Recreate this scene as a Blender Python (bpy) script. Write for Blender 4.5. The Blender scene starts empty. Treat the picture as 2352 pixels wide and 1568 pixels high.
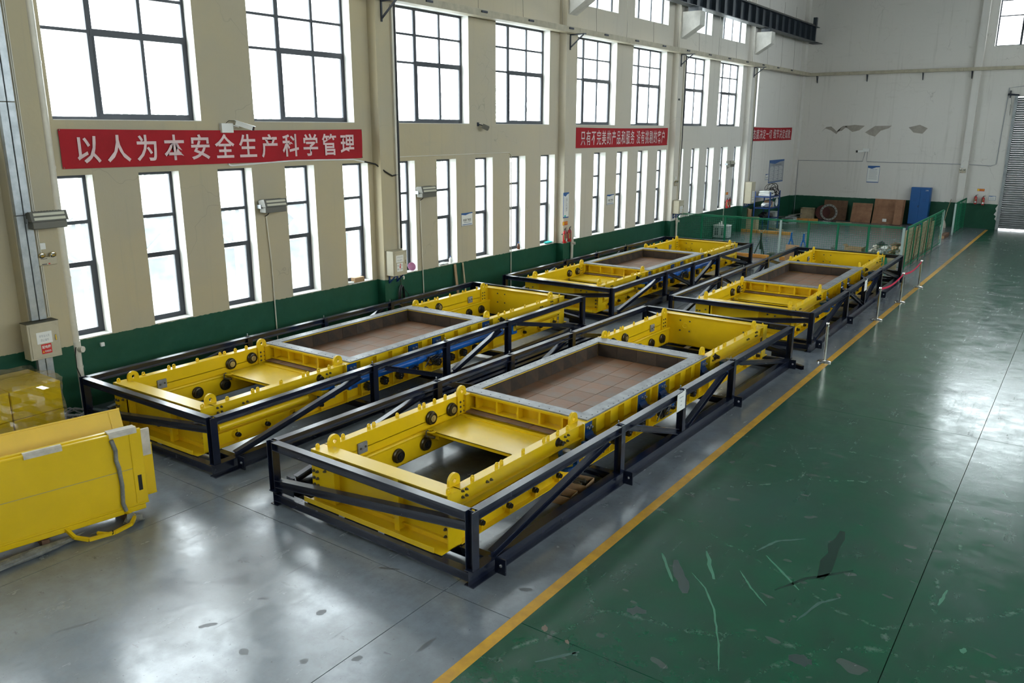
import bpy, bmesh, math, random
from mathutils import Vector, Matrix
random.seed(7)
SC = bpy.context.scene
COL = SC.collection
R = math.radians

# ---------------------------------------------------------------- camera, sky, exposure
F_PX = 1857.36
PITCH, YAW, ROLL = 0.25691, 0.61766, 0.00248
CAM = Vector((16.339, 0.0, 5.6))
cd = bpy.data.cameras.new('camera')
cd.sensor_width = 36.0
cd.lens = F_PX / 2352.0 * 36.0
cd.clip_start, cd.clip_end = 0.05, 400
cam = bpy.data.objects.new('camera', cd)
COL.objects.link(cam)
_fw = Vector((-math.sin(YAW) * math.cos(PITCH), math.cos(YAW) * math.cos(PITCH), -math.sin(PITCH)))
_rt = Vector((math.cos(YAW), math.sin(YAW), 0))
_up = _rt.cross(_fw)
_r2 = _rt * math.cos(ROLL) + _up * math.sin(ROLL)
_u2 = -_rt * math.sin(ROLL) + _up * math.cos(ROLL)
_m = Matrix((_r2, _u2, -_fw)).transposed().to_4x4()
_m.translation = CAM
cam.matrix_world = _m
SC.camera = cam

w = bpy.data.worlds.new('overcast_sky')
SC.world = w
w.use_nodes = True
bg = w.node_tree.nodes['Background']
bg.inputs['Color'].default_value = (0.93, 0.98, 1.0, 1)
bg.inputs['Strength'].default_value = 1.0
SC.view_settings.view_transform = 'Standard'
SC.view_settings.look = 'None'
SC.view_settings.gamma = 1.0
SC.view_settings.use_curve_mapping = False
SC.view_settings.exposure = 3.68
SC.cycles.use_adaptive_sampling = True
SC.cycles.adaptive_threshold = 0.07
SC.cycles.max_bounces = 8
SC.cycles.diffuse_bounces = 5
SC.cycles.glossy_bounces = 3
SC.cycles.transparent_max_bounces = 12
SC.cycles.caustics_reflective = False
SC.cycles.caustics_refractive = False
SC.cycles.sample_clamp_indirect = 8.0


def portal(loc, sx, sy, rot):
    l = bpy.data.lights.new('daylight_portal', 'AREA')
    l.shape = 'RECTANGLE'
    l.size, l.size_y = sx, sy
    l.cycles.is_portal = True
    o = bpy.data.objects.new('daylight_portal', l)
    o.location = loc
    o.rotation_euler = rot
    o['kind'] = 'helper'
    COL.objects.link(o)


# guides for sampling the sky through the rows of windows (they emit nothing themselves)
YMID, YLEN = 18.5, 62.0
for zc, h in ((3.07, 3.3), (7.34, 3.2), (11.2, 2.4)):
    portal((-0.47, YMID, zc), h, YLEN, (0, R(-90), 0))
    if zc > 5:
        portal((27.47, YMID, zc), h, YLEN, (0, R(90), 0))
portal((13.4, 55.3, 11.9), 6.0, 3.6, (R(-90), 0, 0))


# ---------------------------------------------------------------- materials
def _nodes(name):
    m = bpy.data.materials.new(name)
    m.use_nodes = True
    nt = m.node_tree
    return m, nt, nt.nodes, nt.links, nt.nodes['Principled BSDF']


def pm(name, col, rough=0.5, metal=0.0, spec=0.5, var=0.0, vscale=3.0, bump=0.0, bscale=30.0, col2=None, coat=0.0,
       rvar=0.0, rand=0.0, emit=None):
    """principled paint with optional noise variation, wear and relief"""
    m, nt, N, L, P = _nodes(name)
    P.inputs['Base Color'].default_value = (*col, 1)
    P.inputs['Roughness'].default_value = rough
    P.inputs['Metallic'].default_value = metal
    P.inputs['Specular IOR Level'].default_value = spec
    P.inputs['Coat Weight'].default_value = coat
    P.inputs['Coat Roughness'].default_value = 0.15
    tc = None
    if var or bump or rvar or col2 or rand:
        tc = N.new('ShaderNodeTexCoord')
    last = None
    if var or col2:
        n = N.new('ShaderNodeTexNoise')
        n.inputs['Scale'].default_value = vscale
        n.inputs['Detail'].default_value = 6
        n.inputs['Roughness'].default_value = 0.65
        L.new(tc.outputs['Object'], n.inputs['Vector'])
        mx = N.new('ShaderNodeMix')
        mx.data_type = 'RGBA'
        c2 = col2 or tuple(max(0, c * (1 - var)) for c in col)
        mx.inputs[6].default_value = (*col, 1)
        mx.inputs[7].default_value = (*c2, 1)
        rp = N.new('ShaderNodeMapRange')
        rp.inputs[1].default_value = 0.36
        rp.inputs[2].default_value = 0.66
        L.new(n.outputs['Fac'], rp.inputs[0])
        L.new(rp.outputs[0], mx.inputs[0])
        last = mx.outputs[2]
        if rvar:
            rr = N.new('ShaderNodeMapRange')
            rr.inputs[3].default_value = max(0.02, rough - rvar)
            rr.inputs[4].default_value = min(1, rough + rvar)
            L.new(n.outputs['Fac'], rr.inputs[0])
            L.new(rr.outputs[0], P.inputs['Roughness'])
    if rand:
        oi = N.new('ShaderNodeObjectInfo')
        hs = N.new('ShaderNodeHueSaturation')
        mr = N.new('ShaderNodeMapRange')
        mr.inputs[3].default_value = 1 - rand
        mr.inputs[4].default_value = 1 + rand
        L.new(oi.outputs['Random'], mr.inputs[0])
        L.new(mr.outputs[0], hs.inputs['Value'])
        if last:
            L.new(last, hs.inputs['Color'])
        else:
            hs.inputs['Color'].default_value = (*col, 1)
        last = hs.outputs[0]
    if last:
        L.new(last, P.inputs['Base Color'])
    if bump:
        n2 = N.new('ShaderNodeTexNoise')
        n2.inputs['Scale'].default_value = bscale
        n2.inputs['Detail'].default_value = 4
        L.new(tc.outputs['Object'], n2.inputs['Vector'])
        b = N.new('ShaderNodeBump')
        b.inputs['Strength'].default_value = bump
        b.inputs['Distance'].default_value = 0.02
        L.new(n2.outputs['Fac'], b.inputs['Height'])
        L.new(b.outputs['Normal'], P.inputs['Normal'])
    if emit:
        P.inputs['Emission Color'].default_value = (*col, 1)
        P.inputs['Emission Strength'].default_value = emit
    return m


def math_node(N, L, op, a, b=None, c=None):
    n = N.new('ShaderNodeMath')
    n.operation = op
    for i, x in enumerate((a, b, c)):
        if x is None:
            continue
        if isinstance(x, (int, float)):
            n.inputs[i].default_value = x
        else:
            L.new(x, n.inputs[i])
    return n.outputs[0]


def noise(N, L, vec, scale, detail=5, rough=0.6):
    n = N.new('ShaderNodeTexNoise')
    n.inputs['Scale'].default_value = scale
    n.inputs['Detail'].default_value = detail
    n.inputs['Roughness'].default_value = rough
    L.new(vec, n.inputs['Vector'])
    return n.outputs['Fac']


def ramp(N, L, v, a, b, lo=0.0, hi=1.0):
    n = N.new('ShaderNodeMapRange')
    for i, x in enumerate((a, b, lo, hi)):
        n.inputs[1 + i].default_value = x
    L.new(v, n.inputs[0])
    return n.outputs[0]


def mixc(N, L, f, a, b):
    n = N.new('ShaderNodeMix')
    n.data_type = 'RGBA'
    if isinstance(f, (int, float)):
        n.inputs[0].default_value = f
    else:
        L.new(f, n.inputs[0])
    for i, x in ((6, a), (7, b)):
        if isinstance(x, tuple):
            n.inputs[i].default_value = (*x, 1)
        else:
            L.new(x, n.inputs[i])
    return n.outputs[2]


def scaled(N, L, vec, s, rot=(0, 0, 0)):
    mp = N.new('ShaderNodeMapping')
    mp.inputs['Scale'].default_value = s
    mp.inputs['Rotation'].default_value = rot
    L.new(vec, mp.inputs['Vector'])
    return mp.outputs[0]


def wall_material():
    """cream plaster over a green painted dado 1.43 m high"""
    m, nt, N, L, P = _nodes('plaster_with_green_dado')
    g = N.new('ShaderNodeNewGeometry')
    pos = g.outputs['Position']
    sep = N.new('ShaderNodeSeparateXYZ')
    L.new(pos, sep.inputs[0])
    z = sep.outputs['Z']
    big = noise(N, L, pos, 0.35, 5)
    mid = noise(N, L, pos, 2.2, 6, 0.7)
    run = noise(N, L, scaled(N, L, pos, (3.5, 3.5, 0.18)), 1.0, 5, 0.7)
    lay = noise(N, L, scaled(N, L, pos, (0.5, 0.5, 4.0)), 1.0, 5, 0.7)
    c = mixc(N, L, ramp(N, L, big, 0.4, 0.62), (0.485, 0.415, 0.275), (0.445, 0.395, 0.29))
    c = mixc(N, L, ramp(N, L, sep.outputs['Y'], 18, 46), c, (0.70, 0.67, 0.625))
    c = mixc(N, L, ramp(N, L, run, 0.56, 0.8, 0, 0.4), c, (0.33, 0.31, 0.26))
    c = mixc(N, L, ramp(N, L, lay, 0.6, 0.8, 0, 0.28), c, (0.38, 0.35, 0.29))
    c = mixc(N, L, ramp(N, L, mid, 0.62, 0.75, 0, 0.4), c, (0.47, 0.44, 0.37))
    vor = N.new('ShaderNodeTexVoronoi')
    vor.feature = 'DISTANCE_TO_EDGE'
    vor.inputs['Scale'].default_value = 0.45
    wob = N.new('ShaderNodeVectorMath')
    wob.operation = 'ADD'
    nz = N.new('ShaderNodeTexNoise')
    nz.inputs['Scale'].default_value = 1.6
    L.new(pos, nz.inputs['Vector'])
    L.new(pos, wob.inputs[0])
    L.new(nz.outputs['Color'], wob.inputs[1])
    L.new(wob.outputs[0], vor.inputs['Vector'])
    crack = math_node(N, L, 'MULTIPLY', ramp(N, L, vor.outputs['Distance'], 0.0, 0.006, 1, 0), ramp(N, L, big, 0.52, 0.6))
    c = mixc(N, L, math_node(N, L, 'MULTIPLY', crack, 0.32), c, (0.16, 0.15, 0.13))
    gr = mixc(N, L, ramp(N, L, mid, 0.42, 0.72), (0.007, 0.066, 0.035), (0.012, 0.082, 0.046))
    scuff = noise(N, L, scaled(N, L, pos, (4, 4, 14)), 1.0, 6, 0.75)
    gr = mixc(N, L, ramp(N, L, scuff, 0.68, 0.8, 0, 0.35), gr, (0.16, 0.22, 0.19))
    edge = math_node(N, L, 'ADD', z, ramp(N, L, noise(N, L, pos, 7, 3), 0.3, 0.7, -0.012, 0.012))
    isg = math_node(N, L, 'LESS_THAN', edge, 1.435)
    L.new(mixc(N, L, isg, c, gr), P.inputs['Base Color'])
    L.new(ramp(N, L, isg, 0, 1, 0.85, 0.42), P.inputs['Roughness'])
    P.inputs['Specular IOR Level'].default_value = 0.35
    b = N.new('ShaderNodeBump')
    b.inputs['Strength'].default_value = 0.12
    b.inputs['Distance'].default_value = 0.03
    L.new(noise(N, L, pos, 9, 5), b.inputs['Height'])
    L.new(b.outputs['Normal'], P.inputs['Normal'])
    return m


def floor_material():
    """worn epoxy: grey machine bay, green aisle beyond the yellow line"""
    m, nt, N, L, P = _nodes('worn_epoxy_floor')
    g = N.new('ShaderNodeNewGeometry')
    pos = g.outputs['Position']
    sep = N.new('ShaderNodeSeparateXYZ')
    L.new(pos, sep.inputs[0])
    x = sep.outputs['X']
    big = noise(N, L, pos, 0.28, 4)
    mid = noise(N, L, pos, 1.7, 6, 0.7)
    fine = noise(N, L, pos, 14, 6, 0.75)
    s1 = noise(N, L, scaled(N, L, pos, (9.0, 0.5, 1), (0, 0, R(28))), 1.0, 6, 0.75)
    s2 = noise(N, L, scaled(N, L, pos, (0.6, 11.0, 1), (0, 0, R(-20))), 1.0, 6, 0.75)
    grey = mixc(N, L, ramp(N, L, mid, 0.35, 0.68), (0.190, 0.218, 0.248), (0.118, 0.136, 0.152))
    grey = mixc(N, L, ramp(N, L, big, 0.45, 0.65, 0, 0.5), grey, (0.15, 0.16, 0.157))
    green = mixc(N, L, ramp(N, L, mid, 0.35, 0.68), (0.007, 0.090, 0.042), (0.007, 0.050, 0.028))
    green = mixc(N, L, ramp(N, L, big, 0.48, 0.66, 0, 0.5), green, (0.02, 0.075, 0.058))
    isg = math_node(N, L, 'GREATER_THAN', x, 11.52)
    c = mixc(N, L, isg, grey, green)
    c = mixc(N, L, ramp(N, L, s1, 0.62, 0.74, 0, 0.6), c, (0.022, 0.024, 0.026))
    c = mixc(N, L, math_node(N, L, 'MULTIPLY', isg, ramp(N, L, s2, 0.74, 0.82, 0, 0.10)), c, (0.17, 0.24, 0.21))
    c = mixc(N, L, ramp(N, L, fine, 0.625, 0.69, 0, 0.7), c, (0.025, 0.025, 0.025))
    smu = noise(N, L, scaled(N, L, pos, (2.0, 4.5, 1), (0, 0, R(35))), 1.0, 5, 0.7)
    c = mixc(N, L, ramp(N, L, smu, 0.645, 0.70, 0, 0.6), c, (0.035, 0.036, 0.038))
    spot = noise(N, L, scaled(N, L, pos, (1.0, 1.6, 1)), 2.3, 2, 0.4)
    c = mixc(N, L, math_node(N, L, 'MULTIPLY', isg, ramp(N, L, spot, 0.67, 0.69, 0, 0.5)), c, (0.11, 0.105, 0.11))
    # pale scuffs and tyre marks worn into the paint
    arc = N.new('ShaderNodeTexVoronoi')
    arc.feature = 'DISTANCE_TO_EDGE'
    arc.inputs['Scale'].default_value = 0.33
    wv = N.new('ShaderNodeVectorMath')
    wv.operation = 'ADD'
    nz = N.new('ShaderNodeTexNoise')
    nz.inputs['Scale'].default_value = 0.5
    L.new(pos, nz.inputs['Vector'])
    L.new(pos, wv.inputs[0])
    L.new(nz.outputs['Color'], wv.inputs[1])
    L.new(wv.outputs[0], arc.inputs['Vector'])
    line = math_node(N, L, 'MULTIPLY', ramp(N, L, arc.outputs['Distance'], 0.0, 0.014, 1, 0),
                     ramp(N, L, noise(N, L, pos, 5.0, 4, 0.8), 0.5, 0.62))
    c = mixc(N, L, math_node(N, L, 'MULTIPLY', math_node(N, L, 'MULTIPLY', line, isg), 0.28), c, (0.30, 0.38, 0.34))
    L.new(c, P.inputs['Base Color'])
    rr = math_node(N, L, 'ADD', ramp(N, L, mid, 0.3, 0.7, 0.13, 0.29), ramp(N, L, s1, 0.55, 0.75, 0, 0.09))
    L.new(rr, P.inputs['Roughness'])
    P.inputs['Specular IOR Level'].default_value = 1.0
    b = N.new('ShaderNodeBump')
    b.inputs['Strength'].default_value = 0.16
    b.inputs['Distance'].default_value = 0.03
    hh = math_node(N, L, 'ADD', math_node(N, L, 'MULTIPLY', noise(N, L, pos, 1.1, 3), 1.0), math_node(N, L, 'MULTIPLY', fine, 0.05))
    L.new(hh, b.inputs['Height'])
    L.new(b.outputs['Normal'], P.inputs['Normal'])
    return m


def glass_material(name, tint, refl=0.06, haze=0.0):
    m, nt, N, L, P = _nodes(name)
    N.remove(P)
    out = N['Material Output']
    tr = N.new('ShaderNodeBsdfTransparent')
    tr.inputs['Color'].default_value = (*tint, 1)
    gl = N.new('ShaderNodeBsdfGlossy')
    gl.inputs['Roughness'].default_value = 0.05
    mx = N.new('ShaderNodeMixShader')
    mx.inputs[0].default_value = refl
    L.new(tr.outputs[0], mx.inputs[1])
    L.new(gl.outputs[0], mx.inputs[2])
    last = mx
    if haze:
        tl = N.new('ShaderNodeBsdfTranslucent')
        tl.inputs['Color'].default_value = (0.9, 0.92, 0.92, 1)
        tc = N.new('ShaderNodeTexCoord')
        hz = ramp(N, L, noise(N, L, tc.outputs['Object'], 1.3, 5), 0.35, 0.7, haze * 0.4, haze)
        m2 = N.new('ShaderNodeMixShader')
        L.new(hz, m2.inputs[0])
        L.new(mx.outputs[0], m2.inputs[1])
        L.new(tl.outputs[0], m2.inputs[2])
        last = m2
    L.new(last.outputs[0], out.inputs['Surface'])
    return m


M = {}
M['wall'] = wall_material()
M['floor'] = floor_material()
M['glass'] = glass_material('window_glass', (0.94, 0.97, 0.98), 0.04, 0.12)
M['film'] = glass_material('clear_stretch_film', (0.98, 0.98, 0.98), 0.20, 0.10)
M['yellow'] = pm('yellow_machine_paint', (0.76, 0.50, 0.006), 0.32, var=0.10, vscale=1.2, bump=0.03, bscale=3, rvar=0.06)
M['navy'] = pm('navy_steel_paint', (0.007, 0.011, 0.028), 0.25, var=0.3, vscale=3, rvar=0.07, spec=0.6)
M['blue'] = pm('blue_hydraulic_paint', (0.004, 0.095, 0.40), 0.28, var=0.2, vscale=4)
M['blueshade'] = pm('shaded_blue_bracket_paint', (0.003, 0.042, 0.17), 0.3, var=0.2, vscale=4)  # same blue darkened, with the brackets' shadow put into the colour
M['black'] = pm('black_rubber', (0.009, 0.009, 0.009), 0.38)
M['steel'] = pm('bare_steel', (0.42, 0.43, 0.44), 0.32, metal=0.9)
M['chrome'] = pm('polished_stainless', (0.72, 0.70, 0.66), 0.16, metal=1.0)
M['bronze'] = pm('dark_bronze_wheel', (0.055, 0.045, 0.028), 0.3, metal=0.6, var=0.3)
M['brass'] = pm('dull_brass', (0.45, 0.36, 0.16), 0.4, metal=0.7)
M['bolt'] = pm('zinc_bolt', (0.13, 0.12, 0.10), 0.42, metal=0.7)
M['rim'] = pm('machined_grey_steel', (0.28, 0.285, 0.29), 0.45, metal=0.15, col2=(0.17, 0.175, 0.18), vscale=4, rvar=0.1, bump=0.05)
M['tile'] = pm('refractory_tile', (0.205, 0.085, 0.032), 0.55, col2=(0.175, 0.118, 0.080), vscale=1.6, rand=0.13, bump=0.15, bscale=14)
M['tilew'] = pm('scorched_wall_tile', (0.075, 0.047, 0.031), 0.75, spec=0.2, col2=(0.042, 0.034, 0.028), vscale=3.0, rand=0.18, bump=0.15, bscale=14)
M['hole'] = pm('dark_hole', (0.012, 0.012, 0.012), 0.8)
M['winframe'] = pm('dark_window_frame', (0.020, 0.025, 0.034), 0.4)
M['reveal'] = pm('overexposed_window_reveal', (0.80, 0.79, 0.75), 0.8, var=0.1, vscale=3)  # plaster whitened so the colour carries the overexposed daylight
M['sill'] = pm('white_sill', (0.74, 0.73, 0.69), 0.7, var=0.2, vscale=3)
M['lineyellow'] = pm('yellow_floor_paint', (0.62, 0.33, 0.018), 0.4, col2=(0.44, 0.235, 0.025), vscale=3.5, rvar=0.1)
M['joint'] = pm('dark_joint_filler', (0.02, 0.02, 0.02), 0.9)
M['banner'] = pm('red_banner_cloth', (0.40, 0.004, 0.012), 0.8, var=0.2, vscale=1.5, bump=0.3, bscale=2.0)
M['letters'] = pm('faded_white_lettering', (0.78, 0.58, 0.58), 0.7, var=0.15, vscale=2)
M['beige'] = pm('beige_cabinet_paint', (0.50, 0.45, 0.33), 0.45, var=0.12, vscale=4)
M['white'] = pm('white_plastic', (0.75, 0.75, 0.72), 0.45)
M['paper'] = pm('white_paper', (0.78, 0.78, 0.75), 0.7)
M['ink'] = pm('dark_ink', (0.05, 0.05, 0.06), 0.7)
M['inkblue'] = pm('blue_print', (0.02, 0.10, 0.30), 0.5)
M['inkgrey'] = pm('grey_print', (0.32, 0.33, 0.36), 0.6)
M['red'] = pm('red_extinguisher_paint', (0.45, 0.012, 0.012), 0.3)
M['redsign'] = pm('red_label', (0.60, 0.02, 0.02), 0.5)
M['orangesign'] = pm('orange_red_sign', (0.60, 0.09, 0.015), 0.5)
M['signyellow'] = pm('yellow_print', (0.85, 0.55, 0.03), 0.5)
M['pvc'] = pm('white_pvc_pipe', (0.66, 0.62, 0.52), 0.4, var=0.15, vscale=2)
M['galv'] = pm('galvanised_trunking', (0.46, 0.49, 0.51), 0.4, metal=0.55, col2=(0.33, 0.36, 0.38), vscale=5, rvar=0.1)
M['tray'] = pm('cream_cable_tray', (0.47, 0.42, 0.31), 0.55, var=0.25, vscale=3)
M['concrete'] = pm('concrete_corbel', (0.60, 0.58, 0.53), 0.85, var=0.2, vscale=3, bump=0.2)
M['ceil'] = pm('grey_roof_sheet', (0.30, 0.31, 0.32), 0.7)
M['lampbody'] = pm('grey_lamp_housing', (0.13, 0.125, 0.105), 0.4, metal=0.3)
M['lamptube'] = pm('unlit_lamp_lens', (0.62, 0.60, 0.48), 0.25)
M['fence'] = pm('green_fence_paint', (0.006, 0.155, 0.07), 0.6, spec=0.25)
M['fencepost'] = pm('pale_green_post', (0.40, 0.50, 0.47), 0.4, metal=0.3)
M['rope'] = pm('crimson_belt', (0.62, 0.01, 0.06), 0.6)
M['ply'] = pm('plywood', (0.33, 0.165, 0.085), 0.7, col2=(0.22, 0.105, 0.055), vscale=2.5, rand=0.2)
M['wood'] = pm('pale_timber', (0.46, 0.36, 0.22), 0.75, var=0.3, vscale=4)
M['darkwood'] = pm('brown_timber', (0.17, 0.09, 0.05), 0.8, var=0.35, vscale=5)
M['card'] = pm('cardboard', (0.42, 0.265, 0.14), 0.8, var=0.2, vscale=4)
M['cabblue'] = pm('blue_cabinet_paint', (0.008, 0.10, 0.33), 0.35, var=0.1)
M['shutter'] = pm('grey_shutter_slat', (0.20, 0.22, 0.225), 0.45, metal=0.4, var=0.2)
M['orange'] = pm('orange_kerb_paint', (0.55, 0.25, 0.03), 0.55, col2=(0.42, 0.17, 0.03), vscale=3)
M['bracket'] = pm('dark_blue_bracket', (0.02, 0.026, 0.04), 0.5)
M['bracketblue'] = pm('blue_bracket', (0.012, 0.05, 0.19), 0.45)
M['crane'] = pm('dark_slate_girder', (0.030, 0.040, 0.052), 0.42, var=0.3, vscale=2)
M['cream'] = pm('off_white_rag', (0.62, 0.56, 0.47), 0.9, var=0.3, vscale=6)
M['pink'] = pm('pink_plastic', (0.55, 0.25, 0.42), 0.5)
M['cyan'] = pm('turquoise_cloth', (0.02, 0.45, 0.42), 0.8)
M['amber'] = pm('brown_glass', (0.10, 0.03, 0.01), 0.2)
M['foam'] = pm('grey_foam_strip', (0.24, 0.24, 0.21), 0.85, col2=(0.13, 0.13, 0.12), vscale=9, bump=0.5, bscale=16)
M['slate'] = pm('outdoor_slate_blue_panel', (0.085, 0.11, 0.14), 0.6, var=0.2)
M['leaf'] = pm('outdoor_foliage', (0.22, 0.27, 0.21), 0.8, var=0.3, vscale=3)
M['ground'] = pm('outdoor_concrete_yard', (0.52, 0.53, 0.52), 0.9, var=0.15, vscale=0.4)
M['mist'] = pm('pale_grey_equipment', (0.42, 0.46, 0.44), 0.5, var=0.15, vscale=4)
M['plaid'] = pm('striped_cloth', (0.42, 0.36, 0.22), 0.85, col2=(0.27, 0.22, 0.12), vscale=4)
M['pale'] = pm('scraped_pale_paint', (0.055, 0.185, 0.115), 0.4)
M['worn'] = pm('worn_tyre_arc', (0.045, 0.105, 0.085), 0.4)
M['dusk'] = pm('dull_grey_patch', (0.038, 0.062, 0.056), 0.35)
M['dark'] = pm('black_skid_mark', (0.007, 0.033, 0.021), 0.28)
M['soot'] = pm('dark_smudge', (0.085, 0.094, 0.102), 0.32)
M['rust'] = pm('rust_spot', (0.16, 0.12, 0.09), 0.5)
M['peel'] = pm('bare_peeled_plaster', (0.40, 0.36, 0.31), 0.9, var=0.2, vscale=4)
M['olive'] = pm('olive_cabinet_top', (0.08, 0.075, 0.05), 0.6)


# ---------------------------------------------------------------- mesh builder
class MB:
    def __init__(s):
        s.v, s.f = [], []

    def add(s, vs, fs):
        n = len(s.v)
        s.v += [tuple(p) for p in vs]
        s.f += [tuple(i + n for i in q) for q in fs]
        return s

    def box(s, x0, x1, y0, y1, z0, z1):
        return s.add([(x0, y0, z0), (x1, y0, z0), (x1, y1, z0), (x0, y1, z0), (x0, y0, z1), (x1, y0, z1), (x1, y1, z1), (x0, y1, z1)],
                     [(0, 3, 2, 1), (4, 5, 6, 7), (0, 1, 5, 4), (1, 2, 6, 5), (2, 3, 7, 6), (3, 0, 4, 7)])

    def cbox(s, x0, x1, y0, y1, z0, z1, c=0.01):
        """box with chamfered edges"""
        lo, hi = (x0, y0, z0), (x1, y1, z1)
        vs, idx = [], {}
        for sx in (0, 1):
            for sy in (0, 1):
                for sz in (0, 1):
                    sg = (sx, sy, sz)
                    cor = [hi[i] if sg[i] else lo[i] for i in range(3)]
                    inn = [cor[i] + (-c if sg[i] else c) for i in range(3)]
                    for a in range(3):
                        p = inn[:]
                        p[a] = cor[a]
                        idx[(sg, a)] = len(vs)
                        vs.append(p)
        fs = []
        for a in range(3):
            b, d = (a + 1) % 3, (a + 2) % 3
            for sa in (0, 1):
                q = []
                for sb, sd in ((0, 0), (1, 0), (1, 1), (0, 1)):
                    sg = [0, 0, 0]
                    sg[a], sg[b], sg[d] = sa, sb, sd
                    q.append(idx[(tuple(sg), a)])
                fs.append(tuple(q if sa else q[::-1]))
        for a in range(3):          # edges parallel to axis a
            b, d = (a + 1) % 3, (a + 2) % 3
            for sb in (0, 1):
                for sd in (0, 1):
                    g0, g1 = [0, 0, 0], [0, 0, 0]
                    g0[b] = g1[b] = sb
                    g0[d] = g1[d] = sd
                    g1[a] = 1
                    q = [idx[(tuple(g0), b)], idx[(tuple(g1), b)], idx[(tuple(g1), d)], idx[(tuple(g0), d)]]
                    fs.append(tuple(q if (sb != sd) else q[::-1]))
        for sx in (0, 1):
            for sy in (0, 1):
                for sz in (0, 1):
                    q = [idx[((sx, sy, sz), a)] for a in range(3)]
                    fs.append(tuple(q if (sx + sy + sz) % 2 else q[::-1]))
        return s.add(vs, fs)

    def bar(s, p0, p1, w, h, up=(0, 0, 1), off=(0, 0)):
        """rectangular bar from p0 to p1; h along up, w across"""
        p0, p1 = Vector(p0), Vector(p1)
        d = (p1 - p0).normalized()
        up = Vector(up)
        r = d.cross(up).normalized()
        u = r.cross(d).normalized()
        o = r * off[0] + u * off[1]
        c = [r * (a * w / 2) + u * (b * h / 2) + o for a, b in ((-1, -1), (1, -1), (1, 1), (-1, 1))]
        return s.add([p0 + q for q in c] + [p1 + q for q in c],
                     [(0, 1, 2, 3), (7, 6, 5, 4), (0, 4, 5, 1), (1, 5, 6, 2), (2, 6, 7, 3), (3, 7, 4, 0)])

    def hbeam(s, p0, p1, h, b, tw=0.008, tf=0.011, up=(0, 0, 1)):
        s.bar(p0, p1, tw, h - 2 * tf, up)
        s.bar(p0, p1, b, tf, up, (0, h / 2 - tf / 2))
        s.bar(p0, p1, b, tf, up, (0, -h / 2 + tf / 2))
        return s

    def channel(s, p0, p1, h, b, side=1, t=0.008, up=(0, 0, 1)):
        s.bar(p0, p1, t, h, up, (0, 0))
        s.bar(p0, p1, b, t, up, (side * b / 2, h / 2 - t / 2))
        s.bar(p0, p1, b, t, up, (side * b / 2, -h / 2 + t / 2))
        return s

    def lathe(s, p0, axis, prof, n=14, caps=True):
        """prof: (radius, distance along axis)"""
        p0, ax = Vector(p0), Vector(axis).normalized()
        t = Vector((0, 0, 1)) if abs(ax.z) < 0.9 else Vector((1, 0, 0))
        a = ax.cross(t).normalized()
        b = ax.cross(a)
        vs = []
        for r, d in prof:
            for i in range(n):
                th = 2 * math.pi * i / n
                vs.append(p0 + ax * d + (a * math.cos(th) + b * math.sin(th)) * r)
        fs = []
        for j in range(len(prof) - 1):
            for i in range(n):
                k = (i + 1) % n
                fs.append((j * n + i, j * n + k, (j + 1) * n + k, (j + 1) * n + i))
        if caps:
            fs.append(tuple(range(n))[::-1])
            fs.append(tuple(range((len(prof) - 1) * n, len(prof) * n)))
        return s.add(vs, fs)

    def cyl(s, p0, p1, r, n=12, r2=None):
        p0, p1 = Vector(p0), Vector(p1)
        d = p1 - p0
        return s.lathe(p0, d, [(r, 0), (r if r2 is None else r2, d.length)], n)

    def tube(s, pts, r, n=6):
        pts = [Vector(p) for p in pts]
        vs, fs = [], []
        prev = None
        for i, p in enumerate(pts):
            d = (pts[min(i + 1, len(pts) - 1)] - pts[max(i - 1, 0)]).normalized()
            if prev is None:
                t = Vector((0, 0, 1)) if abs(d.z) < 0.9 else Vector((1, 0, 0))
                a = d.cross(t).normalized()
            else:
                a = (prev - d * prev.dot(d)).normalized()
            prev = a
            b = d.cross(a)
            for k in range(n):
                th = 2 * math.pi * k / n
                vs.append(p + (a * math.cos(th) + b * math.sin(th)) * r)
        for j in range(len(pts) - 1):
            for i in range(n):
                k = (i + 1) % n
                fs.append((j * n + i, j * n + k, (j + 1) * n + k, (j + 1) * n + i))
        fs.append(tuple(range(n))[::-1])
        fs.append(tuple(range((len(pts) - 1) * n, len(pts) * n)))
        return s.add(vs, fs)

    def prism(s, poly, fn, t0, t1):
        """closed 2-D outline extruded between t0 and t1; fn(a, b, t) -> xyz"""
        n = len(poly)
        vs = [fn(a, b, t0) for a, b in poly] + [fn(a, b, t1) for a, b in poly]
        fs = [tuple(range(n))[::-1], tuple(range(n, 2 * n))] + [(i, (i + 1) % n, n + (i + 1) % n, n + i) for i in range(n)]
        return s.add(vs, fs)

    def holed(s, outer, centre, hr, fn, t0, t1):
        """plate with a round hole; outer is a list of points going round the centre"""
        n = len(outer)
        hole = []
        for a, b in outer:
            th = math.atan2(b - centre[1], a - centre[0])
            hole.append((centre[0] + hr * math.cos(th), centre[1] + hr * math.sin(th)))
        vs = [fn(a, b, t0) for a, b in outer] + [fn(a, b, t0) for a, b in hole] + [fn(a, b, t1) for a, b in outer] + [fn(a, b, t1) for a, b in hole]
        fs = []
        for i in range(n):
            k = (i + 1) % n
            fs += [(i, n + i, n + k, k), (2 * n + i, 2 * n + k, 3 * n + k, 3 * n + i), (i, k, 2 * n + k, 2 * n + i), (n + i, 3 * n + i, 3 * n + k, n + k)]
        return s.add(vs, fs)

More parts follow.
